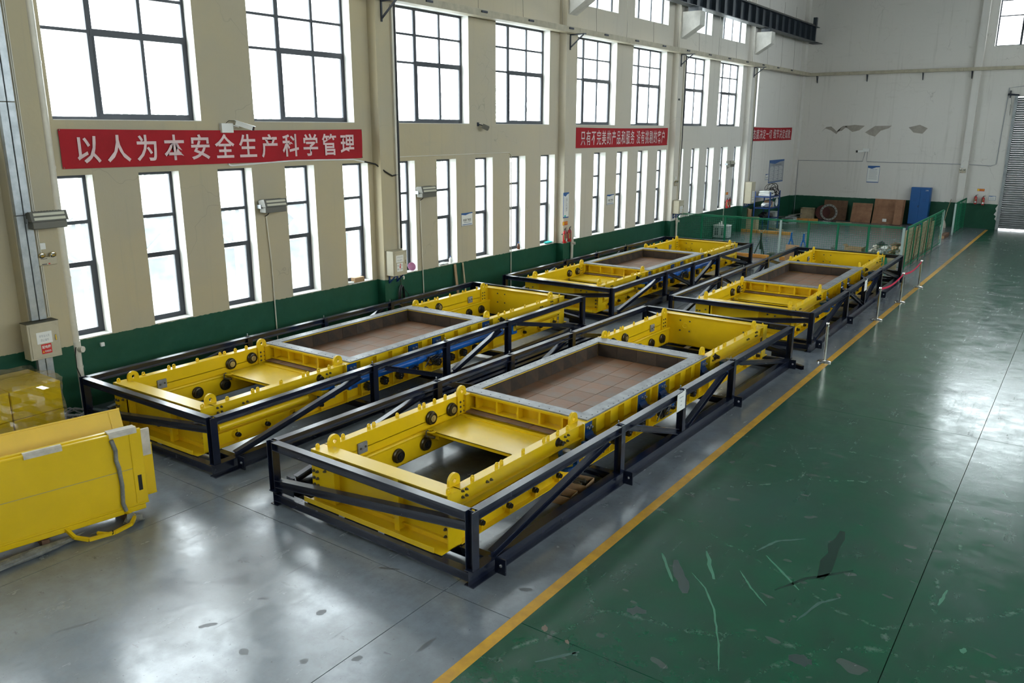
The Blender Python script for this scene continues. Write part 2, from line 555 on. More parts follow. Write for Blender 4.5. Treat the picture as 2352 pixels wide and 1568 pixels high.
    def mesh(s, name, mat, smooth=True):
        me = bpy.data.meshes.new(name)
        me.from_pydata(s.v, [], s.f)
        bm = bmesh.new()
        bm.from_mesh(me)
        bmesh.ops.recalc_face_normals(bm, faces=bm.faces)
        bm.to_mesh(me)
        bm.free()
        if smooth:
            me.polygons.foreach_set('use_smooth', [True] * len(me.polygons))
            me.set_sharp_from_angle(angle=R(35))
        if mat is not None:
            me.materials.append(M[mat] if isinstance(mat, str) else mat)
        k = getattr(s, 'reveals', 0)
        if k:                      # opening faces whitened: blown-out daylight put into the colour
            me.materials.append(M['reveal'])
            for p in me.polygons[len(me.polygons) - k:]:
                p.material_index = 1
        return me

    def build(s, name, mat, parent=None, smooth=True):
        return link(name, s.mesh(name, mat, smooth), parent)


def link(name, me, parent=None):
    o = bpy.data.objects.new(name, me)
    COL.objects.link(o)
    if parent is not None:
        o.parent = parent
    return o


def tag(o, label=None, cat=None, group=None, kind=None):
    if label:
        o['label'] = label
    if cat:
        o['category'] = cat
    if group:
        o['group'] = group
    if kind:
        o['kind'] = kind
    return o


def thing(name, label, cat, loc=(0, 0, 0), rz=0.0, group=None, kind=None):
    o = bpy.data.objects.new(name, None)
    o.empty_display_size = 0.2
    COL.objects.link(o)
    o.location = loc
    o.rotation_euler = (0, 0, rz)
    return tag(o, label, cat, group, kind)


def dup(root, loc=None, rz=None, label=None, group=None):
    """copy of a thing with copies of its parts and sub-parts"""
    r = root.copy()
    COL.objects.link(r)
    if loc is not None:
        r.location = loc
    if rz is not None:
        r.rotation_euler = (0, 0, rz)
    tag(r, label, None, group)
    for ch in KIDS(root):
        c = ch.copy()
        COL.objects.link(c)
        c.parent = r
        for g in KIDS(ch):
            d = g.copy()
            COL.objects.link(d)
            d.parent = c
    return r


def KIDS(o):
    return [c for c in bpy.data.objects if c.parent is o] if not hasattr(o, 'children') else list(o.children)


ONWALL = Matrix(((0, 0, 1), (1, 0, 0), (0, 1, 0)))       # text drawn on the left wall, facing into the hall
ONBACK = Matrix(((1, 0, 0), (0, 0, -1), (0, 1, 0)))      # text drawn on the back wall, facing the camera


ORD = ['first', 'second', 'third', 'fourth', 'fifth', 'sixth', 'seventh', 'eighth', 'ninth', 'tenth', 'eleventh', 'twelfth', 'thirteenth',
       'fourteenth', 'fifteenth', 'sixteenth', 'seventeenth', 'eighteenth', 'nineteenth', 'twentieth', 'twenty-first', 'twenty-second']

# ---------------------------------------------------------------- the hall
YN, YF, XR, ZC = -13.0, 54.92, 27.0, 14.5
BAY = 9.53
LOW_Z, UP_Z, HI_Z = (1.45, 4.70), (5.75, 8.93), (10.0, 12.3)


def holed_wall(fn, a0, a1, b0, b1, holes, t):
    """wall sheet with rectangular openings; fn(a, b, depth)"""
    A = sorted({a0, a1, *[h[0] for h in holes], *[h[1] for h in holes]})
    B = sorted({b0, b1, *[h[2] for h in holes], *[h[3] for h in holes]})
    A = [a for a in A if a0 <= a <= a1]
    mb = MB()
    ia = {a: i for i, a in enumerate(A)}
    nb = len(B)
    vs = [fn(a, b, 0) for a in A for b in B] + [fn(a, b, t) for a in A for b in B]
    n = len(A) * nb
    solid = {}
    for i in range(len(A) - 1):
        for j in range(nb - 1):
            ca, cb = (A[i] + A[i + 1]) / 2, (B[j] + B[j + 1]) / 2
            solid[i, j] = not any(h[0] < ca < h[1] and h[2] < cb < h[3] for h in holes)
    fs, rev = [], []
    V = lambda i, j: i * nb + j
    for (i, j), s in solid.items():
        if not s:
            continue
        q = (V(i, j), V(i + 1, j), V(i + 1, j + 1), V(i, j + 1))
        fs += [q, tuple(n + k for k in q[::-1])]
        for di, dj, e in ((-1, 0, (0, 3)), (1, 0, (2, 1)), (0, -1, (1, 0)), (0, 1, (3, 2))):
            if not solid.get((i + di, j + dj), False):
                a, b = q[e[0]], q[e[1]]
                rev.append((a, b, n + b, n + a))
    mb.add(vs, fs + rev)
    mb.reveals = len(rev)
    return mb


uppers, lowers, highs = [], [], []
for n in range(-2, 4):
    for r in (11.12, 15.73):
        y1 = r + BAY * n
        uppers.append((y1 - 3.2, y1))
        highs.append((y1 - 3.2, y1))
uppers.append((45.72, 46.95))
lowers = [(8.54 + 1.905 * k - 0.93, 8.54 + 1.905 * k) for k in range(-10, 21)]
lowers = [q for q in lowers if not (45.0 < q[1] < 46.0 or 4.5 < q[1] < 7.0)]
holesL = [(a, b, *UP_Z) for a, b in uppers] + [(a, b, *LOW_Z) for a, b in lowers] + [(a, b, *HI_Z) for a, b in highs]
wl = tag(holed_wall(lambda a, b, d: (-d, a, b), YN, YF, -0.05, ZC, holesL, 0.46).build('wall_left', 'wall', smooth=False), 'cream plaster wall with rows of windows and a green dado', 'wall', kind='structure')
holesR = [(a, b, *UP_Z) for a, b in uppers[:-1]] + [(a, b, *HI_Z) for a, b in highs]
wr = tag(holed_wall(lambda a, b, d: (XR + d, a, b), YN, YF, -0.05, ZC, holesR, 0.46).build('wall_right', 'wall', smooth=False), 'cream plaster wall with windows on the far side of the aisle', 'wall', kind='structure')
DOOR = (11.98, 17.0, 0.0, 7.42)
BWIN = (10.52, 16.2, 10.15, 13.6)
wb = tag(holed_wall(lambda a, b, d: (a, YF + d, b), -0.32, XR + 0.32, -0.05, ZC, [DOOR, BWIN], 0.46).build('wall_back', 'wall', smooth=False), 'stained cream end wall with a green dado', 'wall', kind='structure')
tag(MB().box(-0.32, XR + 0.32, YN - 0.3, YN, -0.05, ZC).build('wall_front', 'wall', smooth=False), 'end wall behind the viewpoint', 'wall', kind='structure')
tag(MB().box(-0.4, XR + 0.4, YN - 0.3, YF + 0.35, ZC, ZC + 0.2).build('ceiling', 'ceil', smooth=False), 'pale sheet roof over the hall', 'ceiling', kind='structure')

PIL = [6.82 + BAY * n for n in range(-1, 5)]
prof = [(0.28, 9.5), (1.15, 10.03), (1.15, 10.62), (0.28, 10.62)]
for k, y in enumerate(PIL):
    p = thing(f'trim_{k + 2}', 'plaster pilaster with a concrete corbel' + (' beyond the left edge of the view' if k == 0 else f', {ORD[k - 1]} one along the window wall'), 'pilaster', (0, y, 0), kind='structure')
    MB().box(-0.01, 0.30, 0, 0.76, -0.02, ZC).build('pilaster', 'wall', p, smooth=False)
    MB().prism(prof, lambda a, b, t: (a, t, b), 0.1, 0.66).build('corbel', 'concrete', p, smooth=False)
MB().box(9.70, 10.07, YF - 0.28, YF + 0.01, -0.02, ZC).build('pilaster', 'wall', wb, smooth=False)
MB().box(-0.01, 0.22, YF - 0.5, YF + 0.01, -0.02, ZC).build('pilaster', 'wall', wb, smooth=False)
# flaked plaster patches on the end wall
for i, (xa, za, pts) in enumerate([
        (2.0, 5.55, [(-0.5, -0.1), (-0.2, 0.22), (0.1, 0.25), (0.45, -0.05), (0.75, -0.02), (1.1, 0.3), (0.8, 0.28), (0.45, -0.22), (0.1, 0.02), (-0.25, 0.12)]),
        (3.5, 5.62, [(-0.6, 0.2), (0.0, 0.28), (0.6, 0.22), (0.3, -0.05), (-0.1, -0.15)]),
        (4.9, 5.55, [(-0.75, -0.1), (-0.2, 0.28), (0.75, 0.3), (0.6, 0.15), (0.15, 0.0), (-0.15, -0.35), (-0.5, -0.25)]),
        (7.1, 5.6, [(-0.5, 0.15), (0.1, 0.3), (0.55, 0.1), (0.3, -0.22), (-0.2, -0.15)])]):
    MB().prism([(xa + a, za + b) for a, b in pts], lambda a, b, t: (a, t, b), YF - 0.004, YF + 0.01).build('plaster_patch', 'peel', wb, smooth=False)

# floor: slabs with open joints
fl = tag(MB().box(-0.3, XR + 0.3, YN, YF + 0.3, -0.08, -0.014).build('floor', 'joint', smooth=False), 'epoxy coated slab floor, grey by the machines and green in the aisle', 'floor', kind='structure')
xs = [-0.3, 1.2, 5.83, 10.43, 15.25, 19.95, 24.6, XR + 0.3]
ys = [YN, -2.95, 6.86, 16.7, 26.5, 36.3, 46.1, YF + 0.3]
for i in range(len(xs) - 1):
    for j in range(len(ys) - 1):
        MB().box(xs[i] + 0.005, xs[i + 1] - 0.005, ys[j] + 0.005, ys[j + 1] - 0.005, -0.05, 0.0).build('slab', 'floor', fl, smooth=False)
tag(MB().box(11.455, 11.605, YN + 0.1, 54.3, -0.004, 0.0025).build('trim_1', 'lineyellow', smooth=False), 'yellow line painted along the aisle floor', 'floor line', kind='structure')

# scrapes, skid marks and spots worn into the floor paint
MARKS = [
    ('pale', 0.03, [(12.79, 9.07), (13.07, 8.83), (13.34, 8.44), (13.65, 7.81), (13.82, 7.38)]),
    ('pale', 0.03, [(13.28, 9.49), (13.54, 9.17), (13.83, 8.89)]),
    ('pale', 0.04, [(13.43, 10.08), (14.05, 9.47)]),
    ('pale', 0.07, [(12.72, 9.72), (13.08, 9.09)]),
    ('pale', 0.06, [(12.25, 9.31), (12.67, 8.73)]),
    ('pale', 0.05, [(15.53, 10.12), (15.57, 10.56)]),
    ('dark', 0.2, [(14.2, 9.89), (14.1, 11.4)]),
    ('dusk', 0.17, [(12.47, 9.25), (12.92, 8.57)]),
    ('dark', 0.07, [(13.8, 9.29), (14.04, 9.8), (14.49, 10.36)]),
    ('worn', 0.05, [(13.28, 10.12), (13.42, 10.56), (13.73, 10.86)]),
    ('worn', 0.05, [(14.22, 8.79), (14.33, 9.31), (14.52, 9.6)]),
    ('rust', 0.13, [(11.86, 6.91), (11.92, 6.95)]),
    ('rust', 0.1, [(12.22, 6.85), (12.25, 6.88)]),
    ('worn', 0.1, [(12.39, 6.72), (12.44, 6.75)]),
    ('pale', 0.07, [(15.9, 9.24), (15.91, 9.36)]),
    ('dusk', 0.2, [(12.49, 7.82), (12.7, 7.92)]),
    ('dusk', 0.22, [(14.36, 8.04), (14.59, 8.11)]),
    ('worn', 0.05, [(12.14, 6.36), (12.44, 6.79)]),
    ('soot', 0.07, [(8.68, 5.38), (8.78, 5.48)]),
    ('soot', 0.12, [(9.54, 5.58), (9.54, 5.71)]),
    ('soot', 0.08, [(8.61, 4.61), (8.73, 4.78)]),
    ('soot', 0.13, [(9.41, 4.58), (9.43, 4.68)]),
    ('soot', 0.1, [(10.07, 4.87), (10.11, 4.95)]),
    ('soot', 0.09, [(10.5, 5.22), (10.55, 5.33)]),
    ('soot', 0.06, [(9.37, 6.78), (9.64, 6.91)]),
    ('soot', 0.05, [(7.36, 3.61), (7.44, 3.77), (7.52, 4.04)]),
    ('soot', 0.1, [(11.17, 7.44), (11.32, 7.52)]),
    ('soot', 0.07, [(10.98, 5.76), (10.98, 6.05)]),
    ('rust', 0.05, [(11.47, 6.31), (11.52, 6.37)]),
]
for mk, wd, pts in MARKS:
    rr = random.Random(round(pts[0][0] * 100))
    fine = []
    for a, b in zip(pts[:-1], pts[1:]):
        for i in range(6):
            fine.append((a[0] + (b[0] - a[0]) * i / 6, a[1] + (b[1] - a[1]) * i / 6))
    fine.append(pts[-1])
    n = len(fine)
    vs, fs = [], []
    for i, p in enumerate(fine):
        q0, q1 = fine[max(0, i - 1)], fine[min(n - 1, i + 1)]
        d = Vector((q1[0] - q0[0], q1[1] - q0[1], 0)).normalized()
        e = Vector((-d.y, d.x, 0))
        k = wd / 2 * math.sin(math.pi * (i + 0.6) / (n + 0.2)) ** 0.6
        c = Vector((p[0], p[1], 0.0006))
        vs += [c + e * k * rr.uniform(0.45, 1.15), c - e * k * rr.uniform(0.45, 1.15)]
        if i:
            fs.append((2 * i - 2, 2 * i - 1, 2 * i + 1, 2 * i))
    MB().add(vs, fs).build('scuff_mark', mk, fl, smooth=False)

# ---- windows
WN = [0]


def grid_window(root, y0, y1, z0, z1, cols, rows, xf, detail):
    """frame bars and panes in the root's space (x = depth, y = along, z = up)"""
    fr = MB()
    t = 0.068
    W, H = y1 - y0, z1 - z0
    fr.box(-0.03, 0.03, 0, t, 0, H).box(-0.03, 0.03, W - t, W, 0, H).box(-0.03, 0.03, t, W - t, 0, t).box(-0.03, 0.03, t, W - t, H - t, H)
    cs = [0] + [c * W for c in cols] + [W]
    rs = [0] + [r * H for r in rows] + [H]
    for i, c in enumerate(cs[1:-1]):
        k = 0.058 if i == 0 else 0.036
        fr.box(-0.028, 0.028, c - k, c + k, t, H - t)
    for j, r in enumerate(rs[1:-1]):
        k = 0.03
        fr.box(-0.026, 0.026, t, W - t, r - k, r + k)
    if detail == 'up':        # sliding sashes in the two right-hand lights of the bottom row
        fr.box(-0.036, 0.036, cs[1], W - t, rs[1] - 0.075, rs[1] + 0.06)
        fr.box(-0.036, 0.036, cs[1], W - t, t, t + 0.06)
        fr.box(-0.034, 0.034, cs[1] + 0.04, cs[1] + 0.08, t, rs[1]).box(-0.034, 0.034, W - t - 0.05, W - t, t, rs[1])
    if detail == 'low':
        fr.box(-0.034, 0.034, t, W - t, rs[1] - 0.05, rs[1] + 0.05)
        fr.box(-0.034, 0.034, t, t + 0.05, t, rs[1]).box(-0.034, 0.034, W - t - 0.06, W - t, t, rs[1]).box(-0.034, 0.034, t, W - t, t, t + 0.05)
        fr.box(-0.03, 0.03, t, W - t, rs[2] - 0.035, rs[2] + 0.035)
    f = fr.build('frame', 'winframe', root, smooth=False)
    if detail == 'up':
        MB().cbox(0.03, 0.055, cs[2] - 0.02, cs[2] + 0.02, rs[1] * 0.45, rs[1] * 0.45 + 0.16, 0.005).build('latch', 'winframe', f)
    for i in range(len(cs) - 1):
        for j in range(len(rs) - 1):
            MB().box(-0.004, 0.004, cs[i] + 0.02, cs[i + 1] - 0.02, rs[j] + 0.02, rs[j + 1] - 0.02).build('pane', 'glass', root, smooth=False)
    MB().box(-0.04, 0.318, 0.002, W - 0.002, -0.004, 0.012).build('sill', 'sill', root, smooth=False)


def window_row(spans, zz, cols, rows, detail, what, x, rz=0.0, seen=True):
    proto = {}
    k = 0
    for (a, b) in spans:
        WN[0] += 1
        wd = round(b - a, 3)
        vis = seen and b > 8.0
        lab = (f'{what}, {ORD[k]} one from the near end' if vis else f'{what} outside the view')
        k += vis
        loc = (x, a if rz == 0 else b, zz[0])
        if wd in proto:
            o = dup(proto[wd], loc, rz)
            o.name = f'window_{WN[0]}'
        else:
            o = proto[wd] = thing(f'window_{WN[0]}', '', 'window', loc, rz)
            grid_window(o, 0, b - a, zz[0], zz[1], cols, rows, 0, detail)
        tag(o, lab, 'window', what + 's outside the view' if not vis else what + 's', 'structure')


window_row(uppers, UP_Z, (0.335, 0.675), (0.53, 0.77), 'up', 'large three-light window in the row above the banners', -0.31)
window_row(lowers, LOW_Z, (), (0.45, 0.71), 'low', 'tall narrow window in the lower row', -0.31)
window_row(highs, HI_Z, (0.28, 0.64), (0.6,), 'hi', 'high window above the cable tray', -0.31)
window_row(uppers[:-1], UP_Z, (0.335, 0.675), (0.53, 0.77), 'far', 'window in the opposite wall', XR + 0.31, math.pi, seen=False)
window_row(highs, HI_Z, (0.28, 0.64), (0.6,), 'far', 'high window in the opposite wall', XR + 0.31, math.pi, seen=False)
WN[0] += 1
o = thing(f'window_{WN[0]}', 'high window in the end wall above the roller door', 'window', (BWIN[0], YF + 0.3, BWIN[2]), -math.pi / 2, kind='structure')
grid_window(o, 0, BWIN[1] - BWIN[0], BWIN[2], BWIN[3], (0.215, 0.43, 0.645, 0.86), (0.465, 0.70), 0, 'far')

# ---------------------------------------------------------------- transport cages (local u = x across, v = y along)
CW, CL, CH = 4.02, 12.27, 1.037
POSTS = (0.065, 3.82, 6.12, 8.52, 12.205)


def make_cage():
    t = thing('transport_frame', '', 'steel frame', group='navy steel transport frames')
    h = 0.125
    for u in (0.075, CW - 0.075):
        MB().hbeam((u, 0, 0.1125), (u, CL, 0.1125), 0.225, 0.15, 0.01, 0.014).build('base_rail', 'navy', t, smooth=False)
    for v in (0.07, 0.52, 3.82, 6.12, 8.52, 11.70, 12.2):
        MB().hbeam((0.08, v, 0.13), (CW - 0.08, v, 0.13), 0.125, 0.125).build('crossbar', 'navy', t, smooth=False)
    for sd, u in ((-1, 0.0625), (1, CW - 0.0625)):
        for v in POSTS:
            MB().hbeam((u, v, 0.225), (u, v, CH), h, h, 0.008, 0.01, up=(1, 0, 0)).box(u - 0.075, u + 0.075, v - 0.075, v + 0.075, 0.222, 0.234).build('post', 'navy', t, smooth=False)
        for a, b in zip(POSTS[:-1], POSTS[1:]):
            MB().hbeam((u, a + 0.064, CH - h / 2 - 0.004), (u, b - 0.064, CH - h / 2 - 0.004), h, h).build('top_rail', 'navy', t, smooth=False)
        for k, v in enumerate(POSTS[1:-1]):
            MB().cyl((u - 0.05, v + 0.02, CH - 0.02), (u - 0.05, v + 0.02, CH + 0.055), 0.011, 8).build('stud', 'steel', t)
        lo, hi = 0.27, CH - 0.15
        for a, za, b, zb in ((0.45, lo, 3.45, hi), (4.15, hi, 5.95, lo), (6.35, lo, 8.2, hi), (8.9, hi, 11.75, lo)):
            MB().hbeam((u, a, za), (u, b, zb), 0.10, 0.10, 0.007, 0.009).build('brace', 'navy', t, smooth=False)
        for v in (0.46, 3.87, 8.6, 12.05):
            p = MB().box(u + sd * 0.06, u + sd * 0.23, v - 0.012, v + 0.012, 0.03, 0.25).build('lashing_plate', 'navy', t, smooth=False)
            MB().lathe((u + sd * 0.16, v - 0.012, 0.15), (0, -1, 0), [(0.022, 0), (0.022, 0.012), (0.012, 0.02)], 10).build('bolt', 'steel', p)
    for v in (0.0625, CL - 0.0625):
        MB().hbeam((0.13, v, CH - h / 2 - 0.004), (CW - 0.13, v, CH - h / 2 - 0.004), h, h).build('end_rail', 'navy', t, smooth=False)
    MB().hbeam((0.13, 0.062, 0.36), (CW - 0.13, 0.062, 0.83), 0.12, 0.12).build('end_brace', 'navy', t, smooth=False)
    MB().hbeam((0.13, CL - 0.062, 0.83), (CW - 0.13, CL - 0.062, 0.36), 0.12, 0.12).build('end_brace', 'navy', t, smooth=False)
    for u, v in ((CW - 0.30, CL - 0.062), (0.30, 0.062)):
        MB().box(u - 0.19, u + 0.19, v - 0.006, v + 0.006, 0.22, 0.44).build('gusset', 'navy', t, smooth=False)
    for u, v in ((1.50, 0.30), (2.30, 0.30), (1.3, 3.82), (2.8, 3.82), (1.3, 8.52), (2.8, 8.52), (1.5, 11.9), (2.5, 11.9)):
        MB().box(u - 0.06, u + 0.06, v - 0.2, v + 0.2, 0.1925, 0.204).build('packing_pad', 'galv', t, smooth=False)
    return t


# ---------------------------------------------------------------- slide gate machines
UC = 2.06       # centre line


def lug_outline(w, z0, z1, n=9):
    r = w / 2
    pts = [(-r, z0), (0, z0), (r, z0), (r, (z0 + z1 - r) / 2)]
    pts += [(r * math.cos(i * math.pi / n), z1 - r + r * math.sin(i * math.pi / n)) for i in range(n + 1)]
    pts += [(-r, (z0 + z1 - r) / 2)]
    return pts


def bolts(pts, axis, r=0.021, l=0.02, n=8):
    mb = MB()
    for p in pts:
        mb.lathe(p, axis, [(r, 0), (r, l * 0.55), (r * 0.62, l * 0.6), (r * 0.62, l * 1.3)], n)
    return mb


def make_machine():
    t = thing('slide_gate_machine', '', 'machine', group='yellow slide gate machines')
    Z1, Z0 = 1.0, 0.205
    U0, U1 = UC - 1.34, UC + 1.34
    # --- front end beam
    f = MB()
    f.box(U0, U1, 0.25, 0.52, Z1 - 0.016, Z1)
    f.box(U0 + 0.02, U1 - 0.02, 0.375, 0.395, Z0, Z1 - 0.016)
    f.box(U0, U1, 0.11, 0.46, Z0, Z0 + 0.014).box(U0 - 0.04, U1 - 0.13, 0.10, 0.114, Z0, Z0 + 0.075)
    f.box(U0, U0 + 0.016, 0.25, 0.52, Z0, Z1 - 0.016).box(U1 - 0.016, U1, 0.25, 0.52, Z0, Z1 - 0.016)
    f.box(U0 + 0.016, U0 + 0.44, 0.25, 0.264, Z0 + 0.014, Z1 - 0.016)
    for u in (U0 + 0.44, U0 + 1.74):
        f.box(u, u + 0.018, 0.255, 0.375, Z0 + 0.014, Z1 - 0.016).box(u - 0.045, u + 0.045, 0.25, 0.262, Z0 + 0.014, Z1 - 0.016)
    f.box(U0 + 0.46, U1 - 0.016, 0.33, 0.375, Z0 + 0.10, Z0 + 0.112).box(2.96, 2.968, 0.368, 0.375, 0.55, 0.95)
    f.build('front_beam', 'yellow', t, smooth=False)
    bp = [(U0 + a, 0.25, z) for a in (0.05, 0.13) for z in (0.45, 0.56, 0.67)] + [(U0 + 0.3, 0.25, 0.72)]
    bp += [(U1 - a, 0.375, z) for a in (0.07, 0.15) for z in (0.32, 0.43, 0.54)] + [(U1 - a, 0.375, 0.84) for a in (0.07, 0.15)] + [(2.72, 0.375, 0.78), (2.92, 0.375, 0.76), (1.9, 0.375, 0.36)]
    bolts(bp, (0, -1, 0), 0.024, 0.03).build('bolts', 'bolt', t)['kind'] = 'stuff'
    # --- back end beam
    f = MB()
    f.box(U0, U1 + 0.01, 11.86, 12.13, Z1 - 0.016, Z1)
    f.box(U0 + 0.14, U1 - 0.14, 11.90, 11.925, Z0, Z1 - 0.016)
    f.box(U0, U0 + 0.016, 11.86, 12.13, Z0, Z1 - 0.016).box(U1 - 0.016, U1, 11.86, 12.13, Z0, Z1 - 0.016)
    f.box(U0, U1, 11.9, 12.28, Z0, Z0 + 0.014)
    for u in (1.2, 2.1, 2.9):
        f.box(u, u + 0.016, 11.925, 12.1, Z0, Z1 - 0.016)
    f.build('back_beam', 'yellow', t, smooth=False)
    MB().lathe((1.35, 11.90, 0.72), (0, -1, 0), [(0.075, 0), (0.075, 0.012), (0.06, 0.014), (0.05, 0.006)], 18).build('boss_ring', 'yellow', t)
    bolts([(1.35 + a, 11.90, 0.72 + b) for a in (-0.13, 0.13) for b in (-0.13, 0.13)] + [(2.9, 11.9, 0.78)], (0, -1, 0), 0.022, 0.018).build('bolts', 'bolt', t)['kind'] = 'stuff'
    # --- side beams, front and back lengths, both sides
    for sd in (-1, 1):
        X = lambda d: UC + sd * d

        def bx(mb, d0, d1, v0, v1, z0, z1):
            a, b = sorted((X(d0), X(d1)))
            return mb.box(a, b, v0, v1, z0, z1)
        for v0, v1, part in ((0.50, 3.58, 0), (8.66, 11.90, 1)):
            m = MB()
            bx(m, 1.19, 1.34, v0, v1, Z1 - 0.016, Z1)                 # top flange
            bx(m, 1.20, 1.275, v0, v1, 0.598, Z1 - 0.016)              # upper web
            bx(m, 1.20, 1.33, v0, v1, 0.745, 0.757)                   # lower lip of the upper beam
            bx(m, 1.14, 1.26, v0, v1, Z0, 0.60)                       # lower box
            bx(m, 1.20, 1.36, v0, v1, 0.455, 0.469)                   # lower flanges
            bx(m, 1.14, 1.36, v0, v1, Z0, Z0 + 0.014)
            m.build('side_beam', 'yellow', t, smooth=False)
            MB().cyl((X(1.145), v0, 0.605), (X(1.145), v1, 0.605), 0.032, 14).build('guide_rail', 'yellow', t)
            # rollers on the inner faces
            vs_up = (2.72, 3.26) if part == 0 else (9.0, 9.56)
            vs_lo = (1.20, 1.84, 2.50) if part == 0 else (10.25, 10.85, 11.45)
            for v in vs_up + vs_lo:
                z, d = (0.80, 1.20) if v in vs_up else (0.41, 1.14)
                wsh = MB().lathe((X(d), v, z), (-sd, 0, 0), [(0.095, 0), (0.122, 0.008), (0.122, 0.035), (0.104, 0.05), (0.104, 0.075), (0.08, 0.082), (0.075, 0.07)], 22).build('roller', 'bronze', t)
                MB().lathe((X(d), v, z), (-sd, 0, 0), [(0.06, 0.06), (0.06, 0.088), (0.034, 0.09), (0.034, 0.10)], 14).build('hub', 'brass' if v in vs_up else 'black', wsh)
            # outer stiffeners with axle caps
            rib = MB()
            st = (0.95, 1.60, 2.25, 2.9) if part == 0 else (9.3, 10.1, 10.9, 11.6)
            for v in st:
                bx(rib, 1.26, 1.345, v - 0.007, v + 0.007, Z0 + 0.014, 0.455)
                rib.lathe((X(1.26), v, 0.34), (sd, 0, 0), [(0.085, 0), (0.06, 0.05)], 12)
            rib.build('stiffeners', 'yellow', t, smooth=False)['kind'] = 'stuff'
            for v in st:
                MB().lathe((X(1.31), v, 0.34), (sd, 0, 0), [(0.045, 0), (0.045, 0.045), (0.036, 0.05), (0.036, 0.075)], 12).build('axle_cap', 'black', t)
            sv = 2.95 if part == 0 else 9.1
            MB().lathe((X(1.275), sv, 0.865), (sd, 0, 0), [(0.075, 0), (0.05, 0.035), (0.05, 0.06), (0.038, 0.064), (0.038, 0.10)], 14).build('axle_cap', 'black', t)
            bv = [(X(1.275), v, z) for v, z in ((0.62, 0.92), (0.70, 0.92), (0.62, 0.83), (0.70, 0.83), (1.15, 0.86), (1.24, 0.86), (3.14, 0.90), (3.23, 0.90), (3.12, 0.81), (3.21, 0.81))]
            if part:
                bv = [(a, 12.2 - b if b < 2 else b + 5.85, z) for a, b, z in bv]
            bolts(bv, (sd, 0, 0), 0.022, 0.03).build('bolts', 'bolt', t)['kind'] = 'stuff'
            # small anchor plate on the inner face
            pv = 1.13 if part == 0 else 11.0
            a, b = sorted((X(1.20), X(1.165)))
            pb = MB().cbox(a, b, pv - 0.10, pv + 0.10, 0.68, 0.86, 0.008).build('anchor_plate', 'rim', t)
            bolts([(X(1.165), pv - 0.05, 0.77), (X(1.165), pv + 0.05, 0.78)], (-sd, 0, 0), 0.02, 0.012).build('bolts', 'bolt', pb)['kind'] = 'stuff'
            # eyelets along the top
            ev = (0.33, 0.83, 1.37, 1.48, 2.01, 2.55, 2.66, 2.93, 3.21) if part == 0 else (8.98, 9.25, 9.53, 9.64, 10.19, 10.78, 10.9, 11.45, 11.95)
            for v in ev:
                out = lug_outline(0.066, 0, 0.075, 6)
                MB().holed(out, (0, 0.042), 0.013, lambda a, b, q: (X(1.28) + q, v + a, Z1 + b), -0.009, 0.009).box(X(1.28) - 0.014, X(1.28) + 0.014, v - 0.02, v + 0.02, Z1, Z1 + 0.012).build('eyelet', 'yellow', t)
        # lifting lugs
        for v, w in ((0.56, 0.22), (3.53, 0.23), (8.60, 0.22), (11.62, 0.22)):
            out = lug_outline(w, 0.62, 1.175)
            lg = MB().holed(out, (0, 1.07), 0.035, lambda a, b, q: (X(1.185) + sd * q, v + a, b), -0.028, 0.015).build('lifting_lug', 'yellow', t)
            bolts([(X(1.185) - sd * 0.028, v + a, b) for a in (-0.05, 0.05) for b in (0.70, 0.79, 0.88)], (-sd, 0, 0), 0.022, 0.014).build('bolts', 'bolt', lg)['kind'] = 'stuff'
        # --- middle length: ribbed outer wall
        m = MB()
        bx(m, 1.125, 1.22, 3.60, 8.64, Z0, Z1 - 0.022)
        bx(m, 1.10, 1.345, 3.58, 8.66, Z1 - 0.021, Z1 - 0.0005)
        bx(m, 1.20, 1.36, 3.58, 8.66, Z0, Z0 + 0.016)
        for v in (3.585, 8.635):
            bx(m, 1.10, 1.37, v - 0.014, v + 0.014, Z0, Z1)
        bx(m, 1.22, 1.31, 3.6, 8.64, 0.60, 0.614)
        m.build('side_wall', 'yellow', t, smooth=False)
        for v in (4.02, 4.50, 4.98, 5.46, 5.96, 6.28, 6.76, 7.26, 7.76, 8.2):
            r = MB()
            bx(r, 1.22, 1.335, v - 0.008, v + 0.008, Z0 + 0.016, Z1 - 0.016)
            r.build('rib', 'yellow', t, smooth=False)
        for v in (4.25, 4.74, 5.22, 5.72, 6.52, 7.02, 7.50, 7.98):
            k = MB()
            pts = []
            for i in range(28):
                rr = 0.095 if (i // 2) % 2 else 0.08
                pts.append((rr * math.cos(2 * math.pi * i / 28), rr * math.sin(2 * math.pi * i / 28)))
            k.prism(pts, lambda a, b, q: (X(1.25) + sd * q, v + a, 0.36 + b), 0, 0.10)
            kn = k.build('adjuster_knob', 'black', t)
            bolts([(X(1.35), v, 0.385), (X(1.35), v, 0.335)], (sd, 0, 0), 0.015, 0.012).build('bolts', 'steel', kn)['kind'] = 'stuff'
        # blue clamp brackets
        for v in (3.80, 5.71, 6.52, 8.42):
            b_ = MB()
            bx(b_, 1.225, 1.30, v - 0.16, v + 0.14, 0.42, 0.955)
            b_.prism([(1.30, 0.78), (1.33, 0.76), (1.345, 0.72), (1.40, 0.705), (1.58, 0.70), (1.58, 0.64), (1.30, 0.60)], lambda a, b, q: (X(a), q, b), v - 0.12, v + 0.13)
            kb = b_.build('clamp_bracket', 'blueshade', t, smooth=False)
            bolts([(X(1.30), v - 0.03, 0.865), (X(1.30), v + 0.07, 0.865)], (sd, 0, 0), 0.032, 0.045, 12).build('bolts', 'steel', kb)['kind'] = 'stuff'
    # --- rim around the opening
    ou0, ou1, ov0, ov1 = UC - 1.30, UC + 1.335, 3.72, 8.52
